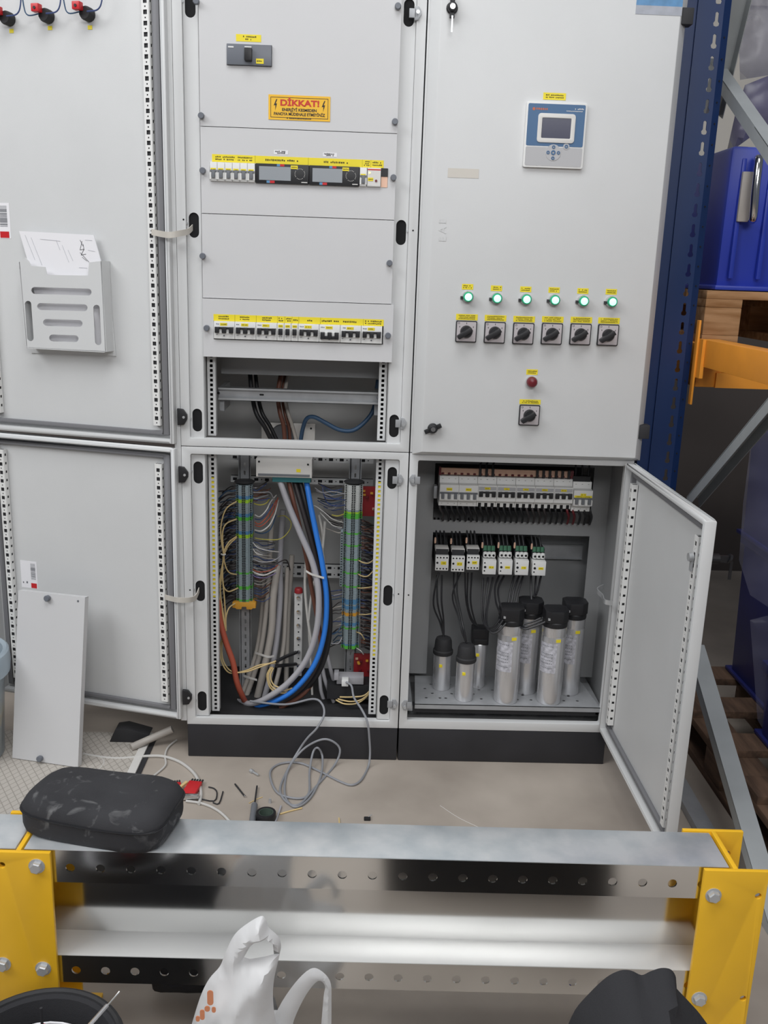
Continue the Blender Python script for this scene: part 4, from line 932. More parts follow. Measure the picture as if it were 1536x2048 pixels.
# thick cables of the lower bay
cable('thick_cable', [(558, 957, .15), (575, 1005, .125), (600, 1065, .11), (625, 1125, .10), (637, 1185, .09), (634, 1255, .085), (615, 1315, .085), (580, 1362, .085), (540, 1392, .09), (505, 1407, .11), (470, 1402, .17), (448, 1398, .23)], .0088, 'wgrey', 'thick light grey cable sweeping down in front of the blue one')
cable('thick_cable', [(612, 957, .16), (620, 1005, .13), (632, 1065, .115), (645, 1130, .105), (653, 1200, .098), (648, 1270, .092), (628, 1330, .09), (590, 1378, .09), (550, 1402, .095), (508, 1412, .12), (474, 1409, .17), (450, 1405, .23)], .0078, 'wblue', 'bright blue thick cable sweeping down the lower bay')
cable('thick_cable', [(598, 957, .17), (612, 1010, .15), (630, 1075, .14), (648, 1145, .13), (659, 1205, .125), (658, 1275, .12), (642, 1335, .115), (610, 1380, .115), (560, 1415, .12)], .0078, 'wblack', 'thick black cable running behind the blue cable')
cable('thick_cable', [(587, 957, .165), (602, 1010, .145), (622, 1080, .135), (640, 1150, .13), (650, 1230, .13), (646, 1300, .13), (620, 1360, .12), (575, 1402, .12), (535, 1420, .13)], .007, 'wdark', 'second black cable between the blue and grey cables')
cable('thick_cable', [(576, 957, .16), (586, 1000, .14), (596, 1040, .14), (612, 1110, .15), (624, 1180, .16), (640, 1270, .15), (640, 1330, .14), (610, 1385, .11), (560, 1416, .11)], .0066, 'wbrown', 'brown thick cable emerging under the white transformer block')
cable('thick_cable', [(436, 1195, .13), (440, 1240, .11), (452, 1285, .10), (466, 1325, .095), (474, 1365, .10), (486, 1395, .12), (494, 1409, .16)], .0085, 'wred', 'red-brown cable slanting down beside the left rail')
gc = 'grey sheathed control cable in the bundle behind the left terminals'
for gi, (pts, r, m) in enumerate((([(545, 1010, .24), (541, 1080, .23), (537, 1160, .22), (530, 1245, .21), (517, 1320, .20), (490, 1400, .19)], .0062, 'wgrey2'), ([(556, 1130, .22), (547, 1190, .20), (543, 1260, .19), (530, 1330, .18), (512, 1405, .18)], .0085, 'wgrey2'),
    ([(566, 1020, .26), (560, 1120, .24), (560, 1200, .22), (552, 1290, .20), (540, 1350, .19), (526, 1405, .18)], .0072, 'wgrey'), ([(575, 1135, .24), (571, 1220, .23), (567, 1290, .22), (556, 1350, .2), (540, 1405, .19)], .0055, 'wgrey2'),
    ([(584, 1110, .26), (578, 1200, .25), (574, 1290, .24), (572, 1390, .22)], .0062, 'wgrey2'), ([(529, 1150, .25), (524, 1230, .24), (512, 1310, .22), (480, 1400, .2)], .0062, 'wgrey2'))):
    cable('control_cable', pts, r*1.25, m, ('grey sheathed cable ' + ('second from the left', 'third from the left, the thickest', 'fourth from the left', 'fifth from the left', 'rightmost, beside the busbar', 'leftmost')[gi] + ' in the bundle'), group='grey control cables')
gw_ = 'pale thin control cable hanging behind the blue cable'
for gi, (pts, r) in enumerate((([(622, 1025, .22), (640, 1085, .21), (648, 1150, .2), (632, 1250, .2)], .0045), ([(638, 1030, .22), (645, 1080, .22), (632, 1150, .21), (618, 1230, .2), (622, 1330, .2), (625, 1400, .2)], .0035), ([(650, 1042, .22), (643, 1110, .21), (625, 1180, .2), (617, 1240, .19)], .0042), ([(613, 1115, .2), (610, 1170, .19), (616, 1240, .19), (626, 1300, .19)], .0042))):
    cable('control_cable', pts, r, 'wwhite', 'pale control cable behind the blue cable, ' + ('crossing lowest to the right', 'longest, reaching the bay floor', 'starting furthest right', 'leftmost, starting at the cross rail')[gi], group='pale control cables')
for pts, lab in (([(640, 1300, .19), (650, 1360, .17), (668, 1405, .15)], 'left one of two grey cables leaving the bay floor at the right'), ([(652, 1295, .19), (664, 1350, .17), (684, 1412, .15)], 'right one of two grey cables leaving the bay floor at the right'), ([(640, 1340, .2), (642, 1380, .18), (652, 1412, .17)], 'short grey cable behind the pair at the bay floor')):
    cable('control_cable', pts, .0058, 'wgrey', lab)
# cream wire harness at the left
t = thing('wire_harness', 'cream wires looped from the left terminals and tied in a harness', 'wire harness', at(447, 1113, .13))
for pts in (([(473, 1003, .17), (452, 1018, .15), (442, 1050, .14), (443, 1085, .13), (447, 1113, .13), (441, 1150, .125), (437, 1185, .125), (446, 1235, .12), (451, 1262, .12)]), ([(473, 1038, .17), (452, 1048, .15), (445, 1068, .14), (447, 1113, .132), (443, 1150, .13), (441, 1190, .125), (452, 1260, .12)]),
    ([(473, 1073, .17), (458, 1084, .15), (449, 1100, .135), (447, 1113, .134), (445, 1150, .13), (449, 1200, .125), (452, 1255, .12)]), ([(473, 1075, .17), (456, 1092, .15), (448, 1113, .136), (452, 1135, .14), (460, 1146, .15), (473, 1149, .17)]), ([(446, 1113, .134), (445, 1150, .135), (447, 1172, .14), (457, 1183, .15), (476, 1176, .17)]),
    ([(470, 1207, .16), (458, 1216, .14), (452, 1235, .125), (452, 1262, .12)]), ([(451, 1262, .12), (444, 1290, .13), (446, 1320, .12), (462, 1342, .10), (490, 1344, .09), (520, 1334, .085), (552, 1322, .085)]), ([(449, 1262, .12), (440, 1295, .13), (444, 1325, .12), (460, 1346, .105), (492, 1341, .095), (520, 1330, .09), (551, 1326, .09)])):
    wire(t, pts, 'wcream', .0021)
for pts in (([(545, 1334, .09), (537, 1350, .09), (543, 1372, .09), (562, 1382, .09), (585, 1376, .09)]), ([(542, 1334, .09), (534, 1352, .09), (542, 1377, .092), (564, 1386, .092), (590, 1382, .09)]), ([(547, 1336, .09), (541, 1352, .09), (548, 1370, .09), (570, 1378, .09)])): wire(t, pts, 'wcream', .0022)
wire(t, [(551, 1324, .088), (570, 1314, .12), (592, 1305, .19)], 'wblack', .0058); wire(t, [(553, 1332, .09), (575, 1330, .13), (592, 1328, .19)], 'wblack', .0052)
MB().tube([at(442, 1108, .125), at(447, 1110, .121), at(451, 1108, .125)], .0025, 8).build('cable_tie', 'wwhite', t, smooth=True)
for i, pts in enumerate(([(744, 1330, .1), (743, 1375, .1), (725, 1398, .1), (700, 1403, .1), (676, 1398, .12)], [(741, 1350, .1), (741, 1382, .1), (718, 1405, .1), (690, 1408, .1), (672, 1400, .12)], [(746, 1340, .1), (746, 1370, .1), (730, 1390, .1), (705, 1394, .1), (680, 1394, .12)])):
    cable('earth_wire', pts, .0022, 'wcream', 'cream earth wire loop on the bay floor at the right, ' + ('middle', 'lowest', 'uppermost')[i] + ' of three', group='cream loops at the right')
# cable ties
def tie(pts, lab): P = [at(*p) for p in pts]; o = ribbon(P, .006, .0015).build('cable_tie', 'wwhite', None, True, True, 0, P[0]); tag(o, lab, 'cable tie')
tie([(612, 1142, .085), (622, 1148, .082), (634, 1152, .086), (648, 1156, .09)], 'white cable tie around the thick blue and grey cables'); tie([(511, 1306, .19), (524, 1310, .175), (537, 1314, .172), (548, 1312, .18)], 'white cable tie around the upper part of the grey cable bundle')
tie([(487, 1352, .19), (500, 1356, .178), (514, 1360, .176)], 'white cable tie low on the grey cable bundle')
# network socket on the bay floor
a, c = at(668, 1350, .13), at(727, 1372, .13); t = thing('network_module', 'small grey module with a white plug at the foot of the right rail', 'module', (a.x, .14, c.z-.02))
MB().box(a.x+.008, c.x, .13, .17, c.z+.004, a.z-.006).build('body', 'wgrey', t, bev=.002); p = at(672, 1352, .12); MB().box(p.x-.006, p.x+.008, .12, .15, p.z-.014, p.z+.008).build('side_clip', 'wgrey', t, bev=.002)
p = at(690, 1367, .10); MB().box(p.x-.010, p.x+.010, .10, .13, p.z-.010, p.z+.008).build('plug', 'white', t, bev=.002)
MB().box(a.x-.02, c.x+.03, .13, .24, .125, c.z).build('base_plate', 'dark', t)
# grey network cable out over the sill to a coil on the floor
def G(px, py):
    p = atz(px, py, .004); return p if p.y < -.02 else at(px, py, -.022)
pts = [at(692, 1364, .098), at(703, 1372, .085), at(708, 1395, .05), at(724, 1420, .005), at(735, 1445, -.022), at(739, 1480, -.026), at(740, 1510, -.03), G(736, 1535), G(722, 1560), G(704, 1570), G(680, 1563), G(640, 1543), G(600, 1526), G(562, 1527), G(541, 1542), G(545, 1570), G(562, 1590), G(600, 1597), G(618, 1585), G(619, 1545), G(626, 1505), G(636, 1496), G(645, 1515), G(641, 1555), G(620, 1596), G(590, 1614), G(570, 1590), G(576, 1540), G(605, 1500), G(640, 1480), G(664, 1482), G(680, 1500), G(668, 1532), G(630, 1575), G(600, 1608), G(576, 1606), G(560, 1580), G(575, 1540), G(598, 1500), G(615, 1476), at(634, 1456, -.02), at(648, 1430, 0), at(644, 1408, .03), at(625, 1398, .05), at(570, 1409, .06), at(500, 1402, .09)]
o = MB().tube(pts, .0031, 8, 6).build('network_cable', 'netc', None, True, True, 0, G(610, 1580)); tag(o, 'grey network cable running from the bay to a loose coil on the floor', 'cable')

# ================================================================== inside the right lower bay
Ym = .118
xa, xb = at(879, 985, Ym), at(1198, 995, Ym)
zmid = at(960, 985, Ym).z - .002
def panel_breaker(x0, poles, lab, style):
    pw = .0179; x1 = x0 + poles*pw; t = thing('panel_breaker', lab, 'circuit breaker', ((x0+x1)/2, Ym, zmid-.044), 0, 'breakers in the lower right bay'); e = .0003
    hi = .004 if style == 'grey' else 0.
    prof = [(Ym-hi, zmid-.0225), (Ym-hi, zmid+.0225), (Ym+.016, zmid+.024), (Ym+.018, zmid+.043), (Ym+.065, zmid+.043), (Ym+.065, zmid-.043), (Ym+.018, zmid-.043), (Ym+.016, zmid-.024)]
    MB().plate(prof, [], (x1-x0)-2*e, (x1-e, 0, 0), Y_, Z_).build('body', 'white', t, bev=.0008)
    k = MB()
    for i in range(poles):
        cx = x0+pw*(i+.5); k.cyl((cx, Ym+.0172, zmid+.033), (cx, Ym+.019, zmid+.033), .0035, 10)
        if style == 'grey': k.cyl((cx, Ym+.0172, zmid-.033), (cx, Ym+.019, zmid-.033), .0035, 10)
        else: k.box(cx-.0042, cx+.0042, Ym+.0168, Ym+.02, zmid-.0435, zmid-.029)
    k.build('terminal_hole', 'hole', t)
    toggles(t, x0, x1, zmid-.002, Ym-hi, poles, style); 
    if style == 'grey':
        c = (x0+x1)/2; dash_label(t, c-.008, c+.008, zmid+.006, zmid+.014, Ym-hi-.0004)
    else:
        c = (x0+x1)/2; dash_label(t, c-.008, c+.008, zmid+.011, zmid+.017, Ym-.0004); MB().box(x0+.002, x1-.002, Ym-.0003, Ym+.0005, zmid+.009, zmid+.019).build('grey_band', 'lgrey', t)
    return x1
x = xa.x
x = panel_breaker(x, 3, 'white three-pole breaker with grey toggles at the left end of the lower bay row', 'grey'); x = panel_breaker(x, 3, 'second white breaker with grey toggles in the lower bay row', 'grey')
for i in range(5): x = panel_breaker(x, 3, 'white breaker with black toggles in the lower bay row, %s of five from left' % nm[i], 'black')
xe = x
zs_ = zmid; zmid -= .006; x = panel_breaker(x+.001, 3, 'white breaker with a yellow stripe at the right end of the lower bay row', 'grey'); 
dash_label(B, xe+.003, x-.002, zmid+.001, zmid+.008, Ym-.0047)
zmid = zs_
# copper comb bar above the breakers
t = thing('busbar_comb', 'pale copper comb bar on top of the lower bay breakers', 'busbar', (.9, Ym+.03, zmid+.045)); zt_ = zmid+.046
MB().box(xa.x+.004, xe-.004, Ym+.024, Ym+.034, zt_, zt_+.018).build('bar', 'copper', t)
MB().box(xa.x-.002, xa.x+.004, Ym+.022, Ym+.036, zt_-.002, zt_+.020).build('end_cap', 'redd', t); MB().box(xe-.006, xe+.002, Ym+.022, Ym+.036, zt_-.002, zt_+.020).build('end_cap', 'redd', t)
b = MB()
for i in range(21):
    cx = xa.x+.0179*(i+.5); b.lathe((cx, Ym+.023, zt_+.001), [(.004, 0), (.004, .004), (0, .005)], 8)
b.build('tooth_screw', 'redd', t)
for i in (6, 7, 8, 15, 16, 17, 18, 19, 20): cx = xa.x+.0179*(i+.35); MB().box(cx-.0035, cx+.0035, Ym+.019, Ym+.025, zt_-.004, zt_+.021).build('comb_wire', 'wblack', t)
for i in (6, 7, 8): cx = xa.x+.0179*(i+.35); wire(t, [Vector((cx, Ym+.022, zt_+.018)), Vector((cx, Ym+.03, zt_+.03)), Vector((cx+.02, Ym+.06, zt_+.06))], 'wblack', .003)
for i in range(3): cx = xe+.009+.0179*i; wire(t, [Vector((cx, Ym+.03, zmid+.036)), Vector((cx, Ym+.028, zt_+.02)), Vector((cx-.004+.004*i, Ym+.04, zt_+.06))], 'wblack', .0026); 
b = MB(); b.box(xe, xe+.05, Ym+.02, Ym+.05, zt_-.010, zt_+.006); b.build('terminal_shroud', 'black', t)
# wires below the breakers, in front of the mounting plate
t = thing('breaker_wiring', 'row of short black wires leaving the lower bay breakers downwards', 'wiring', (.9, .2, zmid-.08))
for i in range(27):
    cx = xa.x+.004+.0179*(i*.92); m = 'redd' if 22 <= i <= 23 else random.choice(['wblack', 'wdark', 'wblack'])
    wire(t, [Vector((cx, Ym+.024, zmid-.04)), Vector((cx+.002, Ym+.02, zmid-.052)), Vector((cx+.012, Ym+.04, zmid-.072)), Vector((cx+.016, Ym+.07, zmid-.10))], m, .0036)
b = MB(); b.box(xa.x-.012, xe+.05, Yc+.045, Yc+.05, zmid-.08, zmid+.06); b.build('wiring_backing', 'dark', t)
p = at(876, 985, Ym+.03); single('end_stop', MB().box(p.x-.012, p.x-.002, Ym+.03, Ym+.06, p.z-.018, p.z+.018), 'zincd', 'small zinc end stop left of the lower bay breakers', 'bracket', (p.x, Ym+.03, p.z-.02), bev=.002)
# rail for the contactors
a = at(1095, 1090, .275); c = at(1165, 1120, .275)
b = MB(); b.box(.65, c.x, .285, .2865, c.z, a.z); b.box(.65, c.x, .278, .2865, a.z-.0015, a.z); b.box(.65, c.x, .278, .2865, c.z, c.z+.0015); b.build('contactor_rail', 'zincd', B)
# contactors
def contactor(px, py0, py1, w, lab, kind):
    Y = .13; a = at(px, py0, Y); c = at(px, py1, Y); x0, x1 = a.x, a.x+w; h = a.z-c.z
    t = thing('contactor', lab, 'contactor', ((x0+x1)/2, Y, c.z), 0, 'contactors in the lower right bay')
    if kind == 's':
        MB().box(x0, x1, Y, Y+.012, c.z, a.z).build('front', 'white', t, bev=.0012); MB().box(x0+.001, x1-.001, Y+.012, .284, c.z-.002, a.z+.016).build('body', 'dark', t, bev=.001)
        MB().box(x0, x1, Y+.014, Y+.05, a.z+.008, a.z+.018).build('top_ridge', 'whiteo', t, bev=.001)
        k = MB()
        for i in range(4):
            cx = x0+w*(.14+.24*i); k.cyl((cx, Y-.0006, a.z-.006), (cx, Y+.001, a.z-.006), .0024, 8); k.cyl((cx, Y-.0006, c.z+.006), (cx, Y+.001, c.z+.006), .0024, 8)
        k.cyl((x0+w*.15, Y-.0008, c.z+h*.52), (x0+w*.15, Y+.001, c.z+h*.52), .0032, 8); k.build('terminal_hole', 'hole', t)
        dash_label(t, x0+w*.42, x0+w*.82, c.z+h*.40, c.z+h*.62, Y-.0005)
    else:
        MB().box(x0, x1, Y, Y+.05, c.z, a.z).build('front', 'white', t, bev=.0012); MB().box(x0+.001, x1-.001, Y+.03, .284, c.z+.004, a.z+.03).build('body', 'dark', t, bev=.001)
        for i in range(3): cx = x0+w*(.2+.3*i); MB().lathe((cx, Y+.02, a.z+.010), [(.0065, -.006), (.0075, 0), (.0065, .008), (.003, .010)], 10).build('terminal_shroud', 'white', t, smooth=True); MB().cyl((cx, Y+.0125, a.z+.011), (cx, Y+.014, a.z+.011), .0035, 8).build('terminal_hole', 'hole', t); MB().cyl((cx, Y+.03, a.z+.02), (cx, Y+.034, a.z+.034), .006, 8).build('wire_sleeve', 'lampc' if False else 'sleeve', t, smooth=True)
        k = MB(); k.cyl((x0+w*.17, Y-.001, c.z+h*.52), (x0+w*.17, Y+.001, c.z+h*.52), .0036, 10)
        for f in (.25, .82): k.cyl((x0+w*.13, Y-.0008, c.z+h*f), (x0+w*.13, Y+.001, c.z+h*f), .0022, 8)
        k.build('terminal_hole', 'hole', t); dash_label(t, x0+w*.45, x0+w*.82, c.z+h*.42, c.z+h*.60, Y-.0005)
    # feeding wires above
    for i in range(3):
        cx = x0+w*(.2+.3*i); wire(t, [Vector((cx, Y+.05, a.z+.015)), Vector((cx-.002, Y+.06, a.z+.04)), Vector((cx-.008, Y+.10, a.z+.085))], 'wblack', .0028)
    MB().lathe((x0-.001, Y+.03, a.z+.028), [(.0025, 0), (.0032, .006), (.0025, .016), (0, .018)], 8).build('copper_lug', 'copper', t, smooth=True)
    return Vector((x0, Y, c.z)), w
M['sleeve'] = mat('green_sleeve', '3f6f55', .5)
cs = []
for i, px in enumerate((871.5, 903.5)): cs.append(contactor(px, (1111, 1112.5)[i], (1141, 1143)[i], .038, 'small white contactor with a yellow tag, %s of the contactor row' % ('leftmost' , 'second from the left')[i], 's'))
cs.append(contactor(934.5, 1111, 1139.5, .036, 'small white contactor set back between the small and the large ones', 's'))
for i, px in enumerate((966.5, 999, 1031.5, 1066)): cs.append(contactor(px, (1120.5, 1120.5, 1121, 1123)[i], (1148.5, 1149, 1150, 1151)[i], .0385, 'large white contactor with round shrouds, %s of four large ones' % nm[i], 'l'))
# capacitors
M['capl'] = mat('capacitor_print', 'c4c4cc', .5, .2, var=.25, vscale=90)
def cap_small(px, py, pyt, lab, i, leads, Y, cover='round'):
    c = atz(px, py, tz+.0005); c.y = Y; c.x = at(px, py, Y).x; top = at(px, pyt, Y).z; r = .0265 if cover == 'round' else .0235
    t = thing('capacitor', lab, 'capacitor', c, 0, 'capacitors on the tray')
    if cover == 'round':
        MB().lathe(c, [(r*.96, 0), (r, .003), (r, top-c.z), (r*.9, top-c.z+.003)], 28).build('can', 'alu', t, smooth=True)
        MB().lathe(Vector((c.x, c.y, top)), [(r+.002, 0), (r+.003, .002), (r+.003, .011), (r, .014), (r*.92, .040), (r*.8, .048), (r*.3, .052), (0, .052)], 26).build('rubber_cap', 'blackm', t, smooth=True)
        e = Vector((c.x, c.y, top+.05))
    else:
        MB().lathe(c, [(r*.96, 0), (r, .003), (r, top-c.z), (r*.9, top-c.z+.003)], 28).build('can', 'alu', t, smooth=True)
        b = MB(); b.box(c.x-.024, c.x+.024, c.y-.022, c.y+.022, top, top+.05); b.box(c.x-.02, c.x+.02, c.y-.026, c.y-.02, top+.006, top+.02); b.build('terminal_block', 'black', t, bev=.004)
        e = Vector((c.x-.005, c.y, top+.048))
    lx_ = MB(); a0 = R_(-105)
    p = c + Vector((math.cos(a0), math.sin(a0), 0))*(r+.0004); MB().lathe(Vector((p.x, p.y+.002, top-.03)), [(.0065, 0), (.0065, -.0025), (0, -.003)], 4, Y_).build('label_sticker', 'label', t)
    for L_ in leads: wire(t, [e] + [at(*q_) for q_ in L_], 'wblack', .0026)
    return t
def cap_big(px, py, pyt, lab, leads, Y, r=.0345):
    c = Vector((at(px, py, Y).x, Y, tz+.0005)); top = at(px, pyt, Y-r).z
    t = thing('capacitor', lab, 'capacitor', c, 0, 'capacitors on the tray')
    H = top-c.z
    MB().lathe(c, [(r*.97, 0), (r, .003), (r, H-.034), (r*.965, H-.031), (r*.965, H-.029), (r, H-.026), (r, H)], 36).build('can', 'alu', t, smooth=True)
    b = MB(); hx_ = .033
    b.plate([(-hx_, -hx_*.75), (-hx_*.6, -hx_*1.05), (hx_*.5, -hx_*1.05), (hx_*1.05, -hx_*.5), (hx_*1.05, hx_*.6), (hx_*.6, hx_*1.0), (-hx_*.6, hx_*1.0), (-hx_, hx_*.7)], [], .034, Vector((c.x, c.y, top+.048)), X_, Y_)
    b.lathe(Vector((c.x, c.y, top-.002)), [(r+.0015, 0), (r+.0015, .014), (r*.9, .02)], 28); b.build('terminal_head', 'black', t, bev=.002)
    b = MB()
    for i in range(3): q_ = Vector((c.x-.024+.012*i, c.y-.031-.002, top+.026-.003*i)); b.box(q_.x-.003, q_.x+.003, q_.y-.0015, q_.y+.003, q_.z-.003, q_.z+.003)
    b.build('terminal_screw', 'zinc', t)
    n = 10; b = MB(); vs = []; fs = []   # printed panel wrapped on the left of the can
    for k in range(n+1):
        a_ = R_(-168+8.6*k); d_ = Vector((math.cos(a_), math.sin(a_), 0))*(r+.0005); vs += [c+d_+Z_*(H*.42), c+d_+Z_*(H*.80)]
    for k in range(n): fs.append((2*k, 2*k+2, 2*k+3, 2*k+1))
    b.add(vs, fs); b.build('printed_panel', 'capl', t, smooth=True)
    k = MB()
    for zz in (.76, .66, .62, .58, .54, .48):
        for kk in range(7):
            a_ = R_(-160+9*kk); d_ = Vector((math.cos(a_), math.sin(a_), 0)); tn = Vector((-d_.y, d_.x, 0)); k.obox(c+d_*(r+.0006)+Z_*H*zz, tn*.0035, Z_*.0016, d_*.0003)
    k.build('print_lines', 'greyp', t)
    a_ = R_(-78); d_ = Vector((math.cos(a_), math.sin(a_), 0)); tn = Vector((-d_.y, d_.x, 0)); zz = H-.042 if pyt != 1292 else H-.028
    k = MB(); k.obox(c+d_*(r+.0006)-tn*.0075+Z_*zz, tn*.014, Z_*.009, d_*.0004); k.build('label_sticker', 'label', t)
    for L_ in leads: wire(t, [at(*q_) for q_ in L_], 'wblack', .0030)
    return t
cap_small(882, 1378, 1306, 'small aluminium capacitor with a round rubber cap at the far left of the tray', 0, [[(884, 1245, .135), (875, 1205, .14), (874, 1150, .17)], [(887, 1240, .135), (883, 1200, .14), (884, 1150, .17)], [(880, 1245, .14), (867, 1210, .15), (872, 1165, .16), (878, 1145, .17)]], .125)
cap_small(927, 1404, 1321, 'small aluminium capacitor with a round rubber cap at the front left of the tray', 1, [[(925, 1262, .06), (918, 1230, .09), (908, 1180, .14), (908, 1145, .17)], [(928, 1260, .06), (922, 1230, .09), (914, 1185, .14), (916, 1145, .17)], [(923, 1262, .06), (915, 1230, .09), (905, 1190, .14), (922, 1145, .17)]], .055)
cap_small(953, 1376, 1285, 'small aluminium capacitor with a square black terminal block behind the front ones', 2, [[(945, 1240, .15), (935, 1205, .155), (936, 1145, .17)], [(949, 1240, .15), (941, 1200, .155), (944, 1145, .17)], [(942, 1240, .15), (932, 1200, .155), (930, 1145, .17)]], .145, 'sq')
cap_big(1010, 1405, 1253, 'large aluminium capacitor at the front of the tray, left of the tall four', [[(1000, 1238, .02), (985, 1255, .02), (970, 1250, .04), (964, 1220, .09), (966, 1155, .16)], [(1006, 1240, .02), (990, 1260, .015), (974, 1256, .03), (969, 1225, .08), (976, 1155, .16)], [(1012, 1246, .02), (994, 1264, .01), (980, 1262, .02), (973, 1230, .07), (986, 1155, .16)], [(1000, 1225, .03), (992, 1205, .08), (990, 1175, .13), (998, 1152, .17)], [(1006, 1222, .03), (998, 1200, .08), (997, 1175, .13), (1008, 1152, .17)]], .052)
cap_big(1048, 1388, 1238, 'large aluminium capacitor behind, between the two front tall ones', [[(1016, 1215, .1), (1020, 1185, .13), (1028, 1152, .17)], [(1022, 1212, .1), (1028, 1180, .13), (1038, 1152, .17)], [(1030, 1215, .1), (1036, 1185, .13), (1046, 1152, .17)]], .118, .0335)
cap_big(1096, 1408, 1257, 'large aluminium capacitor at the front of the tray, right of the tall four', [[(1085, 1240, .02), (1068, 1248, .02), (1050, 1254, .02), (1042, 1250, .04)], [(1090, 1244, .02), (1072, 1252, .015), (1052, 1258, .015), (1040, 1254, .03)], [(1082, 1236, .02), (1064, 1244, .025), (1048, 1248, .03)]], .052)
cap_big(1134, 1389, 1240, 'large aluminium capacitor at the far right of the tray', [[(1063, 1200, .12), (1062, 1180, .14), (1062, 1152, .17)], [(1068, 1195, .12), (1070, 1180, .14), (1072, 1152, .17)], [(1072, 1190, .12), (1076, 1178, .14), (1082, 1152, .17)]], .118, .0335)

# ================================================================== guard rail in the foreground
from mathutils.geometry import delaunay_2d_cdt
GD = Vector((1, -.0155, 0)).normalized(); GN = Vector((GD.y, -GD.x, 0)); GO = Vector((0, -1.046, 0)); GB = -GN   # GD along the rail, GB away from the camera
def GP(x, d, z): return GO + GD*x + GB*d + Z_*z
def rail(name, x0, x1, lab, hole_px=True):
    t = thing(name, lab, 'guard rail', GP((x0+x1)/2, .05, .155), 0, 'galvanised guard rails'); zt, zs2, zb, dp, wd_, th = .4155, .2105, .155, .098, .062, .003
    MB().obox(GP(x0, 0, zt-th), GD*(x1-x0), GB*dp, Z_*th).build('top_flange', 'galvtop', t, bev=.0012)
    MB().obox(GP(x0, wd_, zs2), GD*(x1-x0), GB*th, Z_*(zt-zs2-th)).build('web', 'galvweb', t)
    MB().obox(GP(x0, 0, zs2-th), GD*(x1-x0), GB*(wd_+th), Z_*th).build('lower_shelf', 'galvfl', t, bev=.0012)
    for z0, z1 in ((.3535, zt-th*.5), (zb, zs2-th*.5)):
        hs = []; x = math.ceil(x0/.0503)*.0503 + .0065
        while x < x1-.01:
            if x > x0+.01: hs.append(circ(x, z0+(z1-z0)*.46, .0078, 14))
            x += .0503
        MB().plate(rect(x0, x1, z0, z1), hs, th, GO + GB*.0, GD, Z_).build('perforated_lip', 'galv', t, bev=0)
    return t
rail('guard_rail', -.068, 1.104, 'polished galvanised channel rail between the two yellow posts')
rail('guard_rail', -.75, -.082, 'stub of galvanised rail left of the left yellow post')
def post(xc, lab, bolts, holes):
    t = thing('guard_post', lab, 'post', GP(xc, .05, 0), 0, 'yellow guard posts'); w = .054; zt = .4165
    fl = [circ(GD.dot(at(px, py, -1.06)-GO), at(px, py, -1.06).z, .0055, 10) for px, py in holes]
    MB().plate(rect(xc-w, xc+w, .008, zt), fl, .008, GO - GB*.0125, GD, Z_).build('front_flange', 'yellow', t, bev=.0015)
    rear = [circ(xc+.03, zt-.045, .006, 10)]
    MB().plate(rect(xc-w, xc+w, .008, zt), rear, .008, GO + GB*.101, GD, Z_).build('rear_flange', 'yellow', t, bev=.0015)
    MB().obox(GP(xc-.004, -.005, .008), GD*.008, GB*.107, Z_*(zt-.008)).build('web', 'yellow', t, bev=.001)
    MB().obox(GP(xc-.08, -.04, 0), GD*.16, GB*.18, Z_*.008).build('base_plate', 'yellow', t, bev=.001)
    for px, py in bolts:
        p = at(px, py, -1.062); c = GP(GD.dot(p-GO), -.0125, p.z)
        b = MB(); b.lathe(c, [(.0135, 0), (.0135, .0015)], 18, -GB); b.lathe(c-GB*.0015, [(.0102, 0), (.0102, .007), (.0085, .0085), (0, .0085)], 6, -GB); b.build('bolt', 'zinc', t, smooth=True)
    return t
post(1.113, 'yellow steel guard post at the right end of the rail', ((1421, 1780), (1393, 1985)), ((1509, 1780), (1479, 1983)))
post(-.075, 'yellow steel guard post at the left end of the rail', ((72, 1735), (85, 1940), (4, 1932)), ((2, 1733),))

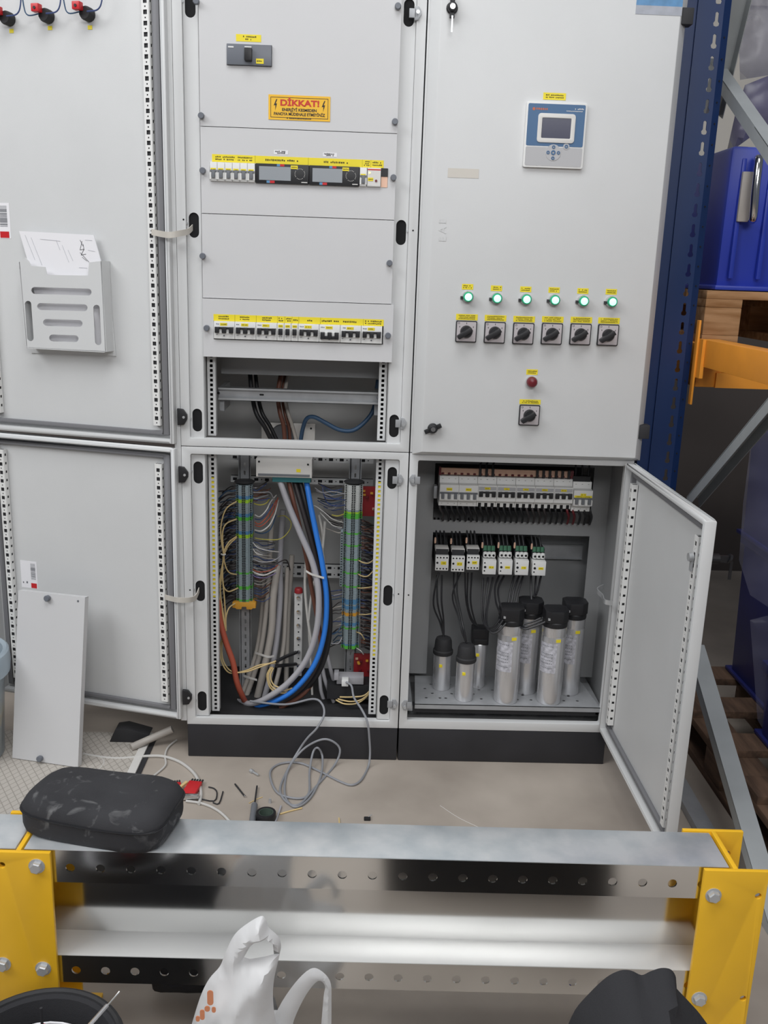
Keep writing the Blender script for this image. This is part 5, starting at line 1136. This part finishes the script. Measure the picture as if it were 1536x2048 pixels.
# soft goods
def inside(p, poly):
    c = False; n = len(poly)
    for i in range(n):
        (x1, y1), (x2, y2) = poly[i], poly[(i+1) % n]
        if (y1 > p[1]) != (y2 > p[1]) and p[0] < (x2-x1)*(p[1]-y1)/(y2-y1)+x1: c = not c
    return c
def dist(p, poly):
    m = 9; P = Vector(p)
    for i in range(len(poly)):
        a, b_ = Vector(poly[i]), Vector(poly[(i+1) % len(poly)]); d = b_-a; t_ = max(0, min(1, (P-a).dot(d)/max(d.dot(d), 1e-12))); m = min(m, (P-a-d*t_).length)
    return m
def dense(poly, s):
    out = []
    for i in range(len(poly)):
        a, b_ = Vector(poly[i]), Vector(poly[(i+1) % len(poly)]); n = max(1, int((b_-a).length/s)); out += [tuple(a+(b_-a)*k/n) for k in range(n)]
    return out
def puff(outer, y, thick, holes=(), step=.008, wr=.004, lean=0., sharp=.5, dm=None, seed=1, back=1.):
    """inflated skin over a 2D outline (x, z) at depth y: front and back sheets joined at the seam"""
    from mathutils import noise
    loops = [dense(outer, step)] + [dense(h, step) for h in holes]; V = [Vector(p) for l in loops for p in l]; E_ = []; i0 = 0
    for l in loops: E_ += [(i0+i, i0+(i+1) % len(l)) for i in range(len(l))]; i0 += len(l)
    nb_ = len(V); xs = [p[0] for p in outer]; zs = [p[1] for p in outer]; x = min(xs)
    while x < max(xs):
        z = min(zs)
        while z < max(zs):
            p = (x+random.uniform(-.2, .2)*step, z+random.uniform(-.2, .2)*step)
            if inside(p, outer) and not any(inside(p, h) for h in holes) and min(dist(p, l) for l in loops) > step*.45: V.append(Vector(p))
            z += step
        x += step
    r = delaunay_2d_cdt(V, E_, [], 0, 1e-7); vv = r[0]; D = [min(dist(p, l) for l in loops) for p in vv]; mx = dm or max(D)
    tri = [f for f in r[2] if inside(tuple((vv[f[0]]+vv[f[1]]+vv[f[2]])/3), outer) and not any(inside(tuple((vv[f[0]]+vv[f[1]]+vv[f[2]])/3), h) for h in holes)]
    b = MB(); n = len(vv); F = []; Bk = []
    for p, d in zip(vv, D):
        k = min(1, d/mx)**sharp; w = wr*noise.noise(Vector((p.x*28, p.y*11, seed)))*min(1, d/.01) + wr*.6*noise.noise(Vector((p.x*60, p.y*25, seed+5)))*min(1, d/.01)
        F.append((p.x, y - thick*k + w + lean*p.y, p.y)); Bk.append((p.x, y + (thick*back*k if d > 1e-5 else 0) + w + lean*p.y, p.y))
    b.add(F + Bk, [tuple(f) for f in tri] + [(f[2]+n, f[1]+n, f[0]+n) for f in tri]); return b
def pxs(pts): return [(v.x, v.y) for v in spline([Vector((a_, b_, 0)) for a_, b_ in pts], 4)]
def pxpoly(pts, Y):
    if len(pts) > 10: pts = pxs(pts)
    return [(at(px, py, Y).x, at(px, py, Y).z) for px, py in pts]
def film_mat(name, hexc, al, rough=.3):
    m = mat(name, hexc, rough, alpha=al, var=.08, vscale=12); nt = m.node_tree; return m
def bag_mat():
    m = bpy.data.materials.new('white_plastic_film'); m.use_nodes = True; nt = m.node_tree; b = nt.nodes['Principled BSDF']; out = nt.nodes['Material Output']
    b.inputs['Base Color'].default_value = (*lin('f2f2f2'), 1); b.inputs['Roughness'].default_value = .35
    tr = nt.nodes.new('ShaderNodeBsdfTranslucent'); tr.inputs[0].default_value = (*lin('f4f4f6'), 1); mx = nt.nodes.new('ShaderNodeMixShader'); mx.inputs[0].default_value = .25
    tp = nt.nodes.new('ShaderNodeBsdfTransparent'); m2 = nt.nodes.new('ShaderNodeMixShader'); m2.inputs[0].default_value = .08
    nt.links.new(b.outputs[0], mx.inputs[1]); nt.links.new(tr.outputs[0], mx.inputs[2]); nt.links.new(mx.outputs[0], m2.inputs[1]); nt.links.new(tp.outputs[0], m2.inputs[2]); nt.links.new(m2.outputs[0], out.inputs[0]); M['bagw'] = m
bag_mat()
YB = -1.20
t = thing('plastic_bag', 'white plastic carrier bag with handles standing in front of the rail', 'bag', (.33, YB, 0))
zlow = .0; o1 = pxpoly(((380, 2060), (400, 1995), (418, 1958), (440, 1932), (452, 1902), (470, 1868), (496, 1846), (522, 1832), (531, 1838), (538, 1855), (556, 1872), (562, 1890), (558, 1915), (548, 1960), (546, 2000), (552, 2050)), YB)
o1 = o1 + [(.40, .10), (.41, .012), (.20, .012), (.19, .10)]
h1 = pxpoly(((500, 1893), (515, 1880), (530, 1873), (545, 1885), (548, 1908), (530, 1913), (500, 1918), (488, 1914)), YB)
puff(o1, YB, .05, [h1], .0065, .010, 0, .6, .06, 1, .25).build('bag_body', 'bagw', t, smooth=True)
o2 = pxpoly(((535, 2080), (556, 2018), (590, 1966), (620, 1938), (640, 1940), (660, 1962), (663, 2000), (660, 2080), (642, 2080), (647, 1995), (650, 1972), (636, 1962), (612, 1990), (588, 2040), (580, 2080)), YB+.03)
puff(o2, YB+.03, .006, (), .006, .004, 0, .5, .012, 4).build('handle', 'bagw', t, smooth=True)
o3 = pxpoly(((520, 2090), (545, 2000), (548, 1990), (556, 2020), (600, 2060), (670, 2070), (680, 2100)), YB+.05) + [(.45, .1), (.45, .012), (.36, .012), (.36, .1)]
puff(o3, YB+.05, .03, (), .010, .006, 0, .6, .04, 8).build('bag_side', 'bagw', t, smooth=True)
M['orangeink'] = mat('orange_print_on_bag', 'e0926a', .5)
from mathutils import noise as _nz
k = MB()
for px, py, w, h in ((420, 1998, .009, .026), (427, 2022, .006, .010), (414, 2020, .008, .010), (404, 2032, .007, .018), (395, 2040, .006, .010)):
    p = at(px, py, YB-.052); k.plate(oval(p.x, p.z, w, h, 4), [], .001, (0, YB-.050, 0))
k.build('orange_print', 'orangeink', t)
# dark cloth bag at the lower right
YD = -1.45
o = pxpoly(((1128, 2070), (1150, 2020), (1180, 1985), (1212, 1955), (1240, 1941), (1262, 1941), (1283, 1950), (1300, 1943), (1322, 1936), (1342, 1939), (1352, 1955), (1350, 1972), (1375, 2000), (1400, 2028), (1430, 2070)), YD) + [(1.02, .30), (1.04, .012), (.54, .012), (.52, .24), (.66, .38)]
b = puff(o, YD, .16, (), .011, .012, 0, .6, .09, 3, .12)
single('cloth_bag', b, 'fabric', 'soft black cloth bag slumped in front of the right end of the rail', 'bag', (.94, YD, 0), smooth=True)
# black tool bag at the lower left
t = thing('tool_bag', 'round open black tool bag in front of the left yellow post', 'tool bag', (.03, -1.31, 0)); c = Vector((.03, -1.315, 0))
MB().lathe(c, [(.0, .004), (.17, .004), (.20, .04), (.20, .12), (.16, .19), (.132, .225), (.126, .262), (.119, .27), (.110, .266), (.104, .24), (.10, .10), (.0, .09)], 40).build('bag_wall', 'fabric', t, smooth=True)
MB().tube([c+Vector((math.cos(a_)*.122, math.sin(a_)*.122, .268)) for a_ in [R_(x_) for x_ in range(0, 361, 20)]], .006, 8, 3).build('rim_binding', 'blackm', t, smooth=True)
pz = MB(); pz.lathe(c+Vector((-.0, .0, .20)), [(.088, 0), (.088, .045), (.085, .045), (.085, 0)], 30); pz.build('inner_pocket', 'paper', t, smooth=True)
a, c2 = at(238, 1984, -1.22), at(178, 2052, -1.30)
t = thing('screwdriver', 'slim silver screwdriver leaning out of the tool bag', 'screwdriver', c2)
MB().tube([a, a+(c2-a)*.45], .0017, 8, 0).build('shaft', 'chrome', t, smooth=True); MB().tube([a+(c2-a)*.42, c2, c2+(c2-a)*.5], .0032, 8, 0).build('handle', 'alu', t, smooth=True)
a = at(82, 2016, -1.29); t = thing('screwdriver', 'small red-handled screwdriver standing in the tool bag', 'screwdriver', a-Z_*.06)
MB().cyl(a, a-Z_*.03, .0022, 8).build('shaft', 'dark', t, smooth=True); MB().lathe(a-Z_*.03, [(.0, 0), (.006, -.002), (.007, -.03), (.006, -.05), (0, -.052)], 10).build('handle', 'red', t, smooth=True)
# black object lying under the rail
a = atz(335, 1990, 0); single('knee_pad', puff([(.10, .012), (.30, .012), (.31, .05), (.29, .075), (.12, .075), (.095, .05)], -.90, .035, (), .012, .002, 0, .5, .03, 2), 'fabric', 'black padded object lying on the floor under the rail', 'pad', (.2, -.9, 0), smooth=True)
# dusty pouch on the rail
def dusty():
    m = M['dusty']; nt = m.node_tree; b = nt.nodes['Principled BSDF']; tc = nt.nodes.new('ShaderNodeTexCoord'); n = nt.nodes.new('ShaderNodeTexNoise'); n.inputs['Scale'].default_value = 24; n.inputs['Detail'].default_value = 10; n.inputs['Distortion'].default_value = 1.2
    r = nt.nodes.new('ShaderNodeValToRGB'); r.color_ramp.elements[0].position = .58; r.color_ramp.elements[1].position = .85; r.color_ramp.elements[0].color = (0, 0, 0, 1); r.color_ramp.elements[1].color = (.75, .75, .75, 1)
    mx = nt.nodes.new('ShaderNodeMix'); mx.data_type = 'RGBA'; old = b.inputs['Base Color'].links[0].from_socket
    nt.links.new(tc.outputs['Object'], n.inputs[0]); nt.links.new(n.outputs[0], r.inputs[0]); nt.links.new(r.outputs[0], mx.inputs[0]); nt.links.new(old, mx.inputs[6]); mx.inputs[7].default_value = (*lin('9a9a9a'), 1); nt.links.new(mx.outputs[2], b.inputs['Base Color'])
dusty()
PC = Vector((.044, -.966, .4162)); pa = R_(-12)
t = thing('tool_pouch', 'dusty black zipped pouch lying on the rail by the left post', 'pouch', PC, pa)
def pouch_ring(f, h, a_=.128, b_=.074, nn=5):
    out = []
    for i in range(48):
        th = 2*math.pi*i/48; c_, s_ = math.cos(th), math.sin(th); r_ = (abs(c_)**nn + abs(s_)**nn)**(-1/nn)
        out.append(Vector((a_*f*r_*c_, b_*f*r_*s_, h + .004*math.sin(th*2+1)*f)))
    return out
b = MB(); rings = [(.95, 0), (.985, .004), (1, .012), (1.0, .034), (1.012, .040), (1.0, .046), (.955, .056), (.86, .064), (.6, .068), (.25, .069), (.02, .069)]; vs = []; fs = []
for i, (f, h) in enumerate(rings): vs += pouch_ring(f, h)
for i in range(len(rings)-1): fs += [(i*48+j, i*48+(j+1) % 48, (i+1)*48+(j+1) % 48, (i+1)*48+j) for j in range(48)]
fs += [tuple(range(47, -1, -1)), tuple(range((len(rings)-1)*48, len(rings)*48))]
b.add(vs, fs); b.build('pouch_body', 'dusty', t, False, True)
MB().tube([p for p in pouch_ring(1.012, .040)] + [pouch_ring(1.012, .040)[0]], .0022, 6, 2).build('zip_piping', 'black', t, False, True)

# ================================================================== small things on the floor
def fl(px, py, h=.0): return atz(px, py, h)
def cordf(name, pts, r, m, lab, cat='cord'):
    P = [fl(px, py, r+.0005) for px, py in pts]; return tag(MB().tube(P, r, 8, 6).build(name, m, None, True, True, 0, P[0]), lab, cat)
cordf('white_cord', [(166, 1508), (200, 1514), (240, 1517), (300, 1512), (332, 1514), (365, 1527), (392, 1552), (402, 1585), (398, 1608)], .0042, 'cord', 'thick white cord crossing from the mat to the red bit set')
cordf('thin_cord', [(353, 1480), (336, 1495), (330, 1512), (331, 1530), (312, 1548), (286, 1568), (270, 1590)], .0028, 'cord', 'thin white cord curving down from the plinth corner over the mat edge')
cordf('thin_cord', [(166, 1509), (195, 1514), (208, 1524), (198, 1540), (184, 1556)], .003, 'cord', 'short white cord on the mat behind the black pouch')
cordf('white_cord', [(372, 1602), (400, 1606), (425, 1615), (447, 1630), (468, 1655), (475, 1680)], .0034, 'cord', 'cream cord running from the red bit set under the rail')
t = thing('bit_set', 'red plastic bit holder with steel bits lying on the floor', 'bit set', fl(372, 1580))
for px, py, w, rot in ((352, 1585, .030, .25), (384, 1582, .036, -.15)):
    c = fl(px, py, .003); u = Vector((math.cos(rot), math.sin(rot), 0)); v = Vector((-math.sin(rot), math.cos(rot), 0))
    MB().obox(c-u*w/2-v*.03, u*w, v*.062, Z_*.012).build('holder', 'red', t, bev=.002)
    for i in range(5): q_ = c-u*w/2+u*w*(i+.5)/5+v*.030+Z_*.006; MB().cyl(q_, q_+v*.018, .0026, 6).build('bit', 'dark', t)
c = fl(378, 1598, .004); MB().obox(c-X_*.026-Y_*.006, X_*.052, Y_*.014, Z_*.012).build('clip', 'chrome', t, bev=.002)
c = fl(362, 1572, .016); MB().bar(c+Vector((-.012, -.03, 0)), c+Vector((.012, .02, 0)), .008, .006).build('brass_bit', 'wcream', t)
for i, (pts, lab) in enumerate(((((417, 1574), (428, 1577), (434, 1586), (428, 1602), (398, 1597)), 'large black hex key beside the red bit set'), (((446, 1583), (438, 1607), (426, 1605)), 'small black hex key lying right of the large one'))):
    P = [fl(*p, .0025) for p in pts]; tag(MB().tube(P, .0018, 6, 3).build('hex_key', 'dark', None, True, True, 0, P[0]), lab, 'hex key', 'hex keys on the floor')
t = thing('small_bit', 'thin dark bit with a bright tip lying left of the screwdriver', 'bit', fl(480, 1580)); a, c = fl(470, 1568, .003), fl(489, 1592, .003)
MB().cyl(a, c, .0022, 8).build('shaft', 'dark', t, smooth=True); MB().cyl(c, c+(c-a).normalized()*.006, .003, 8).build('tip', 'chrome', t, smooth=True)
t = thing('hex_screw', 'bright steel screw lying alone on the floor in front of the plinth', 'screw', fl(508, 1545)); a, c = fl(501, 1541, .005), fl(517, 1550, .005)
MB().cyl(a, a+(c-a)*.3, .006, 6).build('head', 'zinc', t); MB().cyl(a, c, .003, 8).build('shank', 'zinc', t, smooth=True)
t = thing('screwdriver', 'grey-handled screwdriver pointing at the cabinet on the floor', 'screwdriver', fl(508, 1620)); a, c, e = fl(514, 1572, .006), fl(509, 1610, .006), fl(503, 1655, .008)
MB().cyl(a, c, .0022, 8).build('shaft', 'dark', t, smooth=True); MB().tube([c, c+(e-c)*.15, c+(e-c)*.3, e], .0085, 10, 3).build('handle', 'greyp', t, smooth=True)
t = thing('tape_roll', 'small roll of black tape standing on the floor behind the rail', 'tape', fl(531, 1640)); c = fl(532, 1640, 0)
M['greenin'] = mat('green_core', '4f5f55', .6)
MB().lathe(c, [(.0185, 0), (.0245, .0), (.0255, .002), (.0255, .021), (.0245, .023), (.0185, .023), (.0185, 0)], 32).build('tape', 'black', t, smooth=True)
MB().lathe(c, [(.0172, 0.0), (.0186, 0.0), (.0186, .0225), (.0172, .0225), (.0172, 0)], 32).build('core', 'greenin', t, smooth=True)
MB().lathe(fl(540, 1606, 0), [(.004, 0), (.004, .006), (.003, .012), (0, .012)], 8).build('loose_nut', 'zinc', t, smooth=True)
for pts, r, m, lab in ((((560, 1628), (580, 1622), (604, 1616)), .0022, 'wcream', 'cream wire offcut right of the tape roll'), (((562, 1612), (556, 1630), (548, 1650)), .0028, 'wgrey', 'grey wire offcut leaning past the tape roll'), (((678, 1636), (679, 1648)), .002, 'wcream', 'tiny yellow wire offcut in the middle of the floor'), (((880, 1611), (920, 1637), (970, 1660)), .0007, 'wwhite', 'thin white thread lying on the empty floor'), (((498, 1606), (514, 1598), (525, 1594)), .0012, 'wcream', 'thin cream wire scrap beside the screwdriver')):
    P = [fl(*p, r+.0003) for p in pts]; tag(MB().tube(P, r, 6, 4).build('wire_offcut', m, None, True, True, 0, P[0]), lab, 'wire scrap', 'wire scraps')
t = thing('cable_clip', 'small black cable clip with a pin on the floor', 'clip', fl(735, 1638)); c = fl(734, 1640, 0); MB().box(c.x-.008, c.x+.009, c.y-.005, c.y+.006, 0, .007).build('clip', 'black', t, bev=.002); MB().cyl(c+Z_*.005, c+Vector((.012, .012, .008)), .0013, 6).build('pin', 'zinc', t)
# things behind the leaning plate
P = [fl(262, 1495, .014), at(300, 1478, .05), at(345, 1458, .06)]; tag(MB().tube(P, .011, 10, 4).build('conduit', 'wgrey2', None, True, True, 0, P[0]), 'grey conduit on the floor below the lower open door', 'conduit')
p = fl(238, 1488, 0); single('cable_gland', MB().plate([(p.x-.03, 0.001), (p.x+.06, 0.001), (p.x+.09, .03), (p.x+.02, .05), (p.x-.01, .045)], [], .05, (0, p.y-.0, 0)), 'dark', 'black plastic cable gland under the lower open door', 'gland', (p.x, p.y, 0), bev=.004)
# translucent bucket
M['bucket'] = mat('translucent_plastic', 'b9c4cc', .3, alpha=.45, var=.04, vscale=8); M['bucketlid'] = mat('pale_blue_plastic', 'bccbd6', .35, alpha=.6)
cb = Vector((-.622, -.03, 0)); t = thing('plastic_bucket', 'translucent plastic bucket with a pale blue rim at the left edge', 'bucket', cb)
MB().lathe(cb+Z_*.007, [(.0, .0), (.105, .0), (.11, .004), (.128, .29), (.125, .29), (.107, .008), (0, .006)], 40).build('wall', 'bucket', t, smooth=True)
MB().lathe(cb+Z_*.255, [(.124, .0), (.140, .0), (.143, .03), (.140, .06), (.134, .065), (.124, .06), (.124, 0)], 40).build('rim', 'bucketlid', t, smooth=True)
MB().lathe(cb+Z_*.014, [(0, 0), (.104, 0), (.116, .12), (.05, .14), (0, .13)], 24).build('contents', 'wcream', t, smooth=True)

# ================================================================== pallet rack at the right
t = thing('rack_upright', 'dark blue perforated rack upright right of the cabinets', 'rack upright', (1.3, .13, 0)); hs = []
x_s = at(1384, 480, .1).x; zz = at(1420, 170, .1).z + .05*4
while zz > .2:
    hs.append([(x_s-.004, zz+.014), (x_s-.004, zz-.004), (x_s-.0075, zz-.009), (x_s-.006, zz-.015), (x_s, zz-.017), (x_s+.006, zz-.015), (x_s+.0075, zz-.009), (x_s+.004, zz-.004), (x_s+.004, zz+.014), (x_s, zz+.017)][::-1]); zz -= .05
xr2 = at(1396, 480, .1).x
MB().plate(rect(1.236, xr2, 0, 2.6), hs, .002, (0, .1, 0)).build('front_face', 'blue', t)
b = MB(); b.obox((xr2, .1, 0), (.021, .012, 0), (-.001, .0018, 0), (0, 0, 2.6)); b.box(xr2+.019, xr2+.021, .112, .18, 0, 2.6); b.box(1.236, 1.238, .102, .18, 0, 2.6); b.build('side_flange', 'blue', t); MB().box(1.268, 1.274, .093, .1, 0, 2.6).build('stiffening_rib', 'blue', t)
b = MB(); 
z = 1.95
while z > .3: b.cyl((xr2+.010, .1035, z), (xr2+.010, .107, z), .0022, 6); z -= .05
b.build('small_hole', 'hole', t)
M['brace'] = mat('dull_galvanised_steel', 'a9adae', .5, .35, var=.05, vscale=12)
def brace(a, c, lab, w=.034, th=.030):
    a, c = Vector(a), Vector(c); t = thing('rack_brace', lab, 'rack brace', a if a.z < c.z else c, 0, 'galvanised rack braces'); d = (c-a).normalized(); up = d.cross(X_).normalized()
    if up.z < 0: up = -up
    MB().obox(a-X_*w/2-up*.0015, c-a, X_*w, up*.003).build('web', 'brace', t); b = MB(); b.obox(a-X_*w/2-up*th, c-a, X_*.002, up*th); b.obox(a+X_*(w/2-.002)-up*th, c-a, X_*.002, up*th); b.build('flange', 'brace', t)
XB = 1.40
def ax(px, py): return atx(px, py, XB)
def ext(a, c, k): return c + (c-a)*k
a, c = ax(1428, 118), ax(1536, 272); brace(a, ext(a, c, .8), 'galvanised diagonal brace coming forward from the upright near the top')
a, c = ax(1420, 230), ax(1470, 20); brace(a, ext(a, c, .5), 'galvanised brace rising from the blue upright at the top edge', .05, .035)
a, c = ax(1385, 995), ax(1536, 815); brace(a, ext(a, c, .6), 'galvanised brace rising to the right above the open lower door')
a, c = ax(1392, 1290), ax(1500, 1655); brace(a, ext(a, c, .5), 'galvanised brace sloping down behind the open lower door', .045, .03)
a, c = atz(1352, 1560, .012), atz(1425, 1690, .012); t = thing('floor_channel', 'galvanised channel lying on the floor behind the right yellow post', 'channel', a); MB().bar(a, ext(a, c, .4), .045, .022).build('channel', 'zincd', t)
t = thing('rack_beam', 'orange rack beam clipped to the blue upright, running forward', 'rack beam', (1.38, -.6, 1.1)); zt_, zb_ = 1.2145, 1.143
MB().box(1.37, 1.42, -1.9, .085, zb_, zt_).build('beam', 'orange', t, bev=.003); p0, p1 = at(1393, 640, .09), at(1380, 808, .09); MB().box(1.357, 1.3625, .078, .098, p1.z, p0.z).build('end_plate', 'orange', t, bev=.001); MB().box(1.3625, 1.372, .05, .09, zb_-.03, zt_).build('weld_seam', 'orange', t)
t = thing('rack_beam', 'second orange rack beam behind and just below the first', 'rack beam', (1.5, 0, 1.06)); MB().box(1.372, 1.44, .10, 1.5, 1.085, 1.20).build('beam', 'orange', t, bev=.003); MB().box(1.425, 2.2, .092, .14, 1.085, 1.125).build('cross_member', 'orange', t)
# pallet and bins
def pallet(name, lab, x0, x1, y0, y1, z0, m):
    t = thing(name, lab, 'pallet', ((x0+x1)/2, (y0+y1)/2, z0)); n = 5; w = (y1-y0)
    for i in range(n): ya = y0+(w-.1)*i/(n-1); MB().box(x0, x1, ya, ya+.1, z0+.118, z0+.14).build('deck_board', m, t, bev=.002)
    for i in range(3):
        xa_ = x0+(x1-x0-.1)*i/2; MB().box(xa_, xa_+.1, y0, y1, z0+.096, z0+.118).build('stringer', m, t, bev=.002); MB().box(xa_, xa_+.1, y0, y1, z0, z0+.022).build('skid', m, t, bev=.002)
        for k_ in range(3): ya = y0+(w-.12)*k_/2; MB().box(xa_, xa_+.1, ya, ya+.12, z0+.022, z0+.096).build('block', m, t, bev=.003)
    return t
pallet('wooden_pallet', 'wooden pallet on the orange beams under the blue bin', 1.392, 2.0, .145, .9, 1.2, 'wood')
pallet('wooden_pallet', 'worn wooden pallet on the floor behind the open lower door', 1.47, 2.1, -.62, .40, 0, 'woodd')
pallet('wooden_pallet', 'second worn pallet on the floor at the right edge', 1.50, 2.1, -1.35, -.66, 0, 'woodd')
def bin_(name, lab, x0, x1, y0, y1, z0, z1, m, handle=None):
    t = thing(name, lab, 'bin', ((x0+x1)/2, (y0+y1)/2, z0)); tp = .02
    b = MB(); b.add([(x0+tp*.3, y0+tp, z0), (x1-tp, y0+tp, z0), (x1-tp, y1-tp, z0), (x0+tp*.3, y1-tp, z0), (x0, y0, z1), (x1, y0, z1), (x1, y1, z1), (x0, y1, z1)], [(3, 2, 1, 0), (4, 5, 6, 7), (0, 1, 5, 4), (1, 2, 6, 5), (2, 3, 7, 6), (3, 0, 4, 7)]); b.build('body', m, t, bev=.012)
    b = MB()
    for i in range(5): xx = x0+.03+.075*i; b.box(xx, xx+.012, y0-.002, y0+.012, z0+.03, z1-.03)
    b.build('rib', m, t, bev=.003)
    if not handle: MB().box(x0-.008, x1+.008, y0-.008, y1+.008, z1-.03, z1).build('rim', m, t, bev=.004)
    MB().box(x0-.004, x1+.004, y0-.004, y1+.004, z0, z0+.012).build('foot_rim', m, t, bev=.003)
    if handle:
        a, c = at(handle[0], handle[1], y0-.02), at(handle[2], handle[3], y0-.02)
        MB().tube([a, a+(c-a)*.06+Vector((-.004, -.02, 0)), a+(c-a)*.5+Vector((-.008, -.028, 0)), a+(c-a)*.94+Vector((-.004, -.02, 0)), c], .011, 10, 5).build('handle', 'chrome', t, smooth=True)
        MB().box(min(a.x, c.x)-.03, max(a.x, c.x)-.004, y0-.012, y0, c.z-.005, a.z-.03).build('handle_plate', 'wgrey2', t, bev=.004)
    return t
pA = at(1432, 575, .15); bin_('storage_bin', 'bright blue plastic bin with a chrome handle on the raised pallet', pA.x, 2.0, .15, .8, 1.342, at(1440, 290, .15).z, 'bin', (1515, 318, 1503, 440))
bin_('storage_bin', 'large navy plastic bin standing on the floor pallet', at(1478, 1150, .38).x, 2.3, .0, .38, .1415, .60, 'bind')
bin_('storage_bin', 'navy plastic bin stacked on top of the large floor bin', at(1484, 1000, .38).x, 2.3, .0, .38, .6035, at(1500, 880, .0).z, 'bind')
bin_('storage_bin', 'navy plastic bin on the near floor pallet at the right edge', 1.60, 2.1, -.55, -.06, .1415, .36, 'bind')
M['film'] = mat('stretch_film', '8a8aa0', .25, alpha=.13, var=.25, vscale=9); M['film2'] = mat('purple_stretch_film', '5b5876', .3, alpha=.72, var=.3, vscale=9); M['film3'] = mat('pale_stretch_film', '9c9ba8', .3, alpha=.5, var=.2, vscale=9)
def film(pts, Y, m, lab, seed):
    o = pxpoly(pts, Y); b = puff(o, Y, .02, (), .02, .012, 0, .5, .05, seed); single('stretch_film', b, m, lab, 'plastic film', (o[0][0], Y, min(p[1] for p in o)), smooth=True)
film([(1452, 310), (1470, 230), (1490, 170), (1540, 150), (1640, 140), (1640, 255), (1540, 262), (1500, 275)], .22, 'film2', 'greyish purple stretch film over the load above the blue bin', 3)
film([(1480, 160), (1478, 90), (1485, 20), (1500, -40), (1640, -40), (1640, 140), (1540, 150)], .30, 'film3', 'pale wrapped load at the top right corner', 6)
film([(1486, 1010), (1500, 900), (1520, 868), (1560, 850), (1640, 850), (1640, 1200), (1560, 1230), (1500, 1190), (1478, 1120)], -.05, 'film', 'clear stretch film wrapped round the stacked navy bins', 9)
film([(1500, 1240), (1540, 1230), (1620, 1230), (1620, 1560), (1545, 1490), (1515, 1440)], -.08, 'film', 'loose clear film hanging below the wrapped bins', 12)
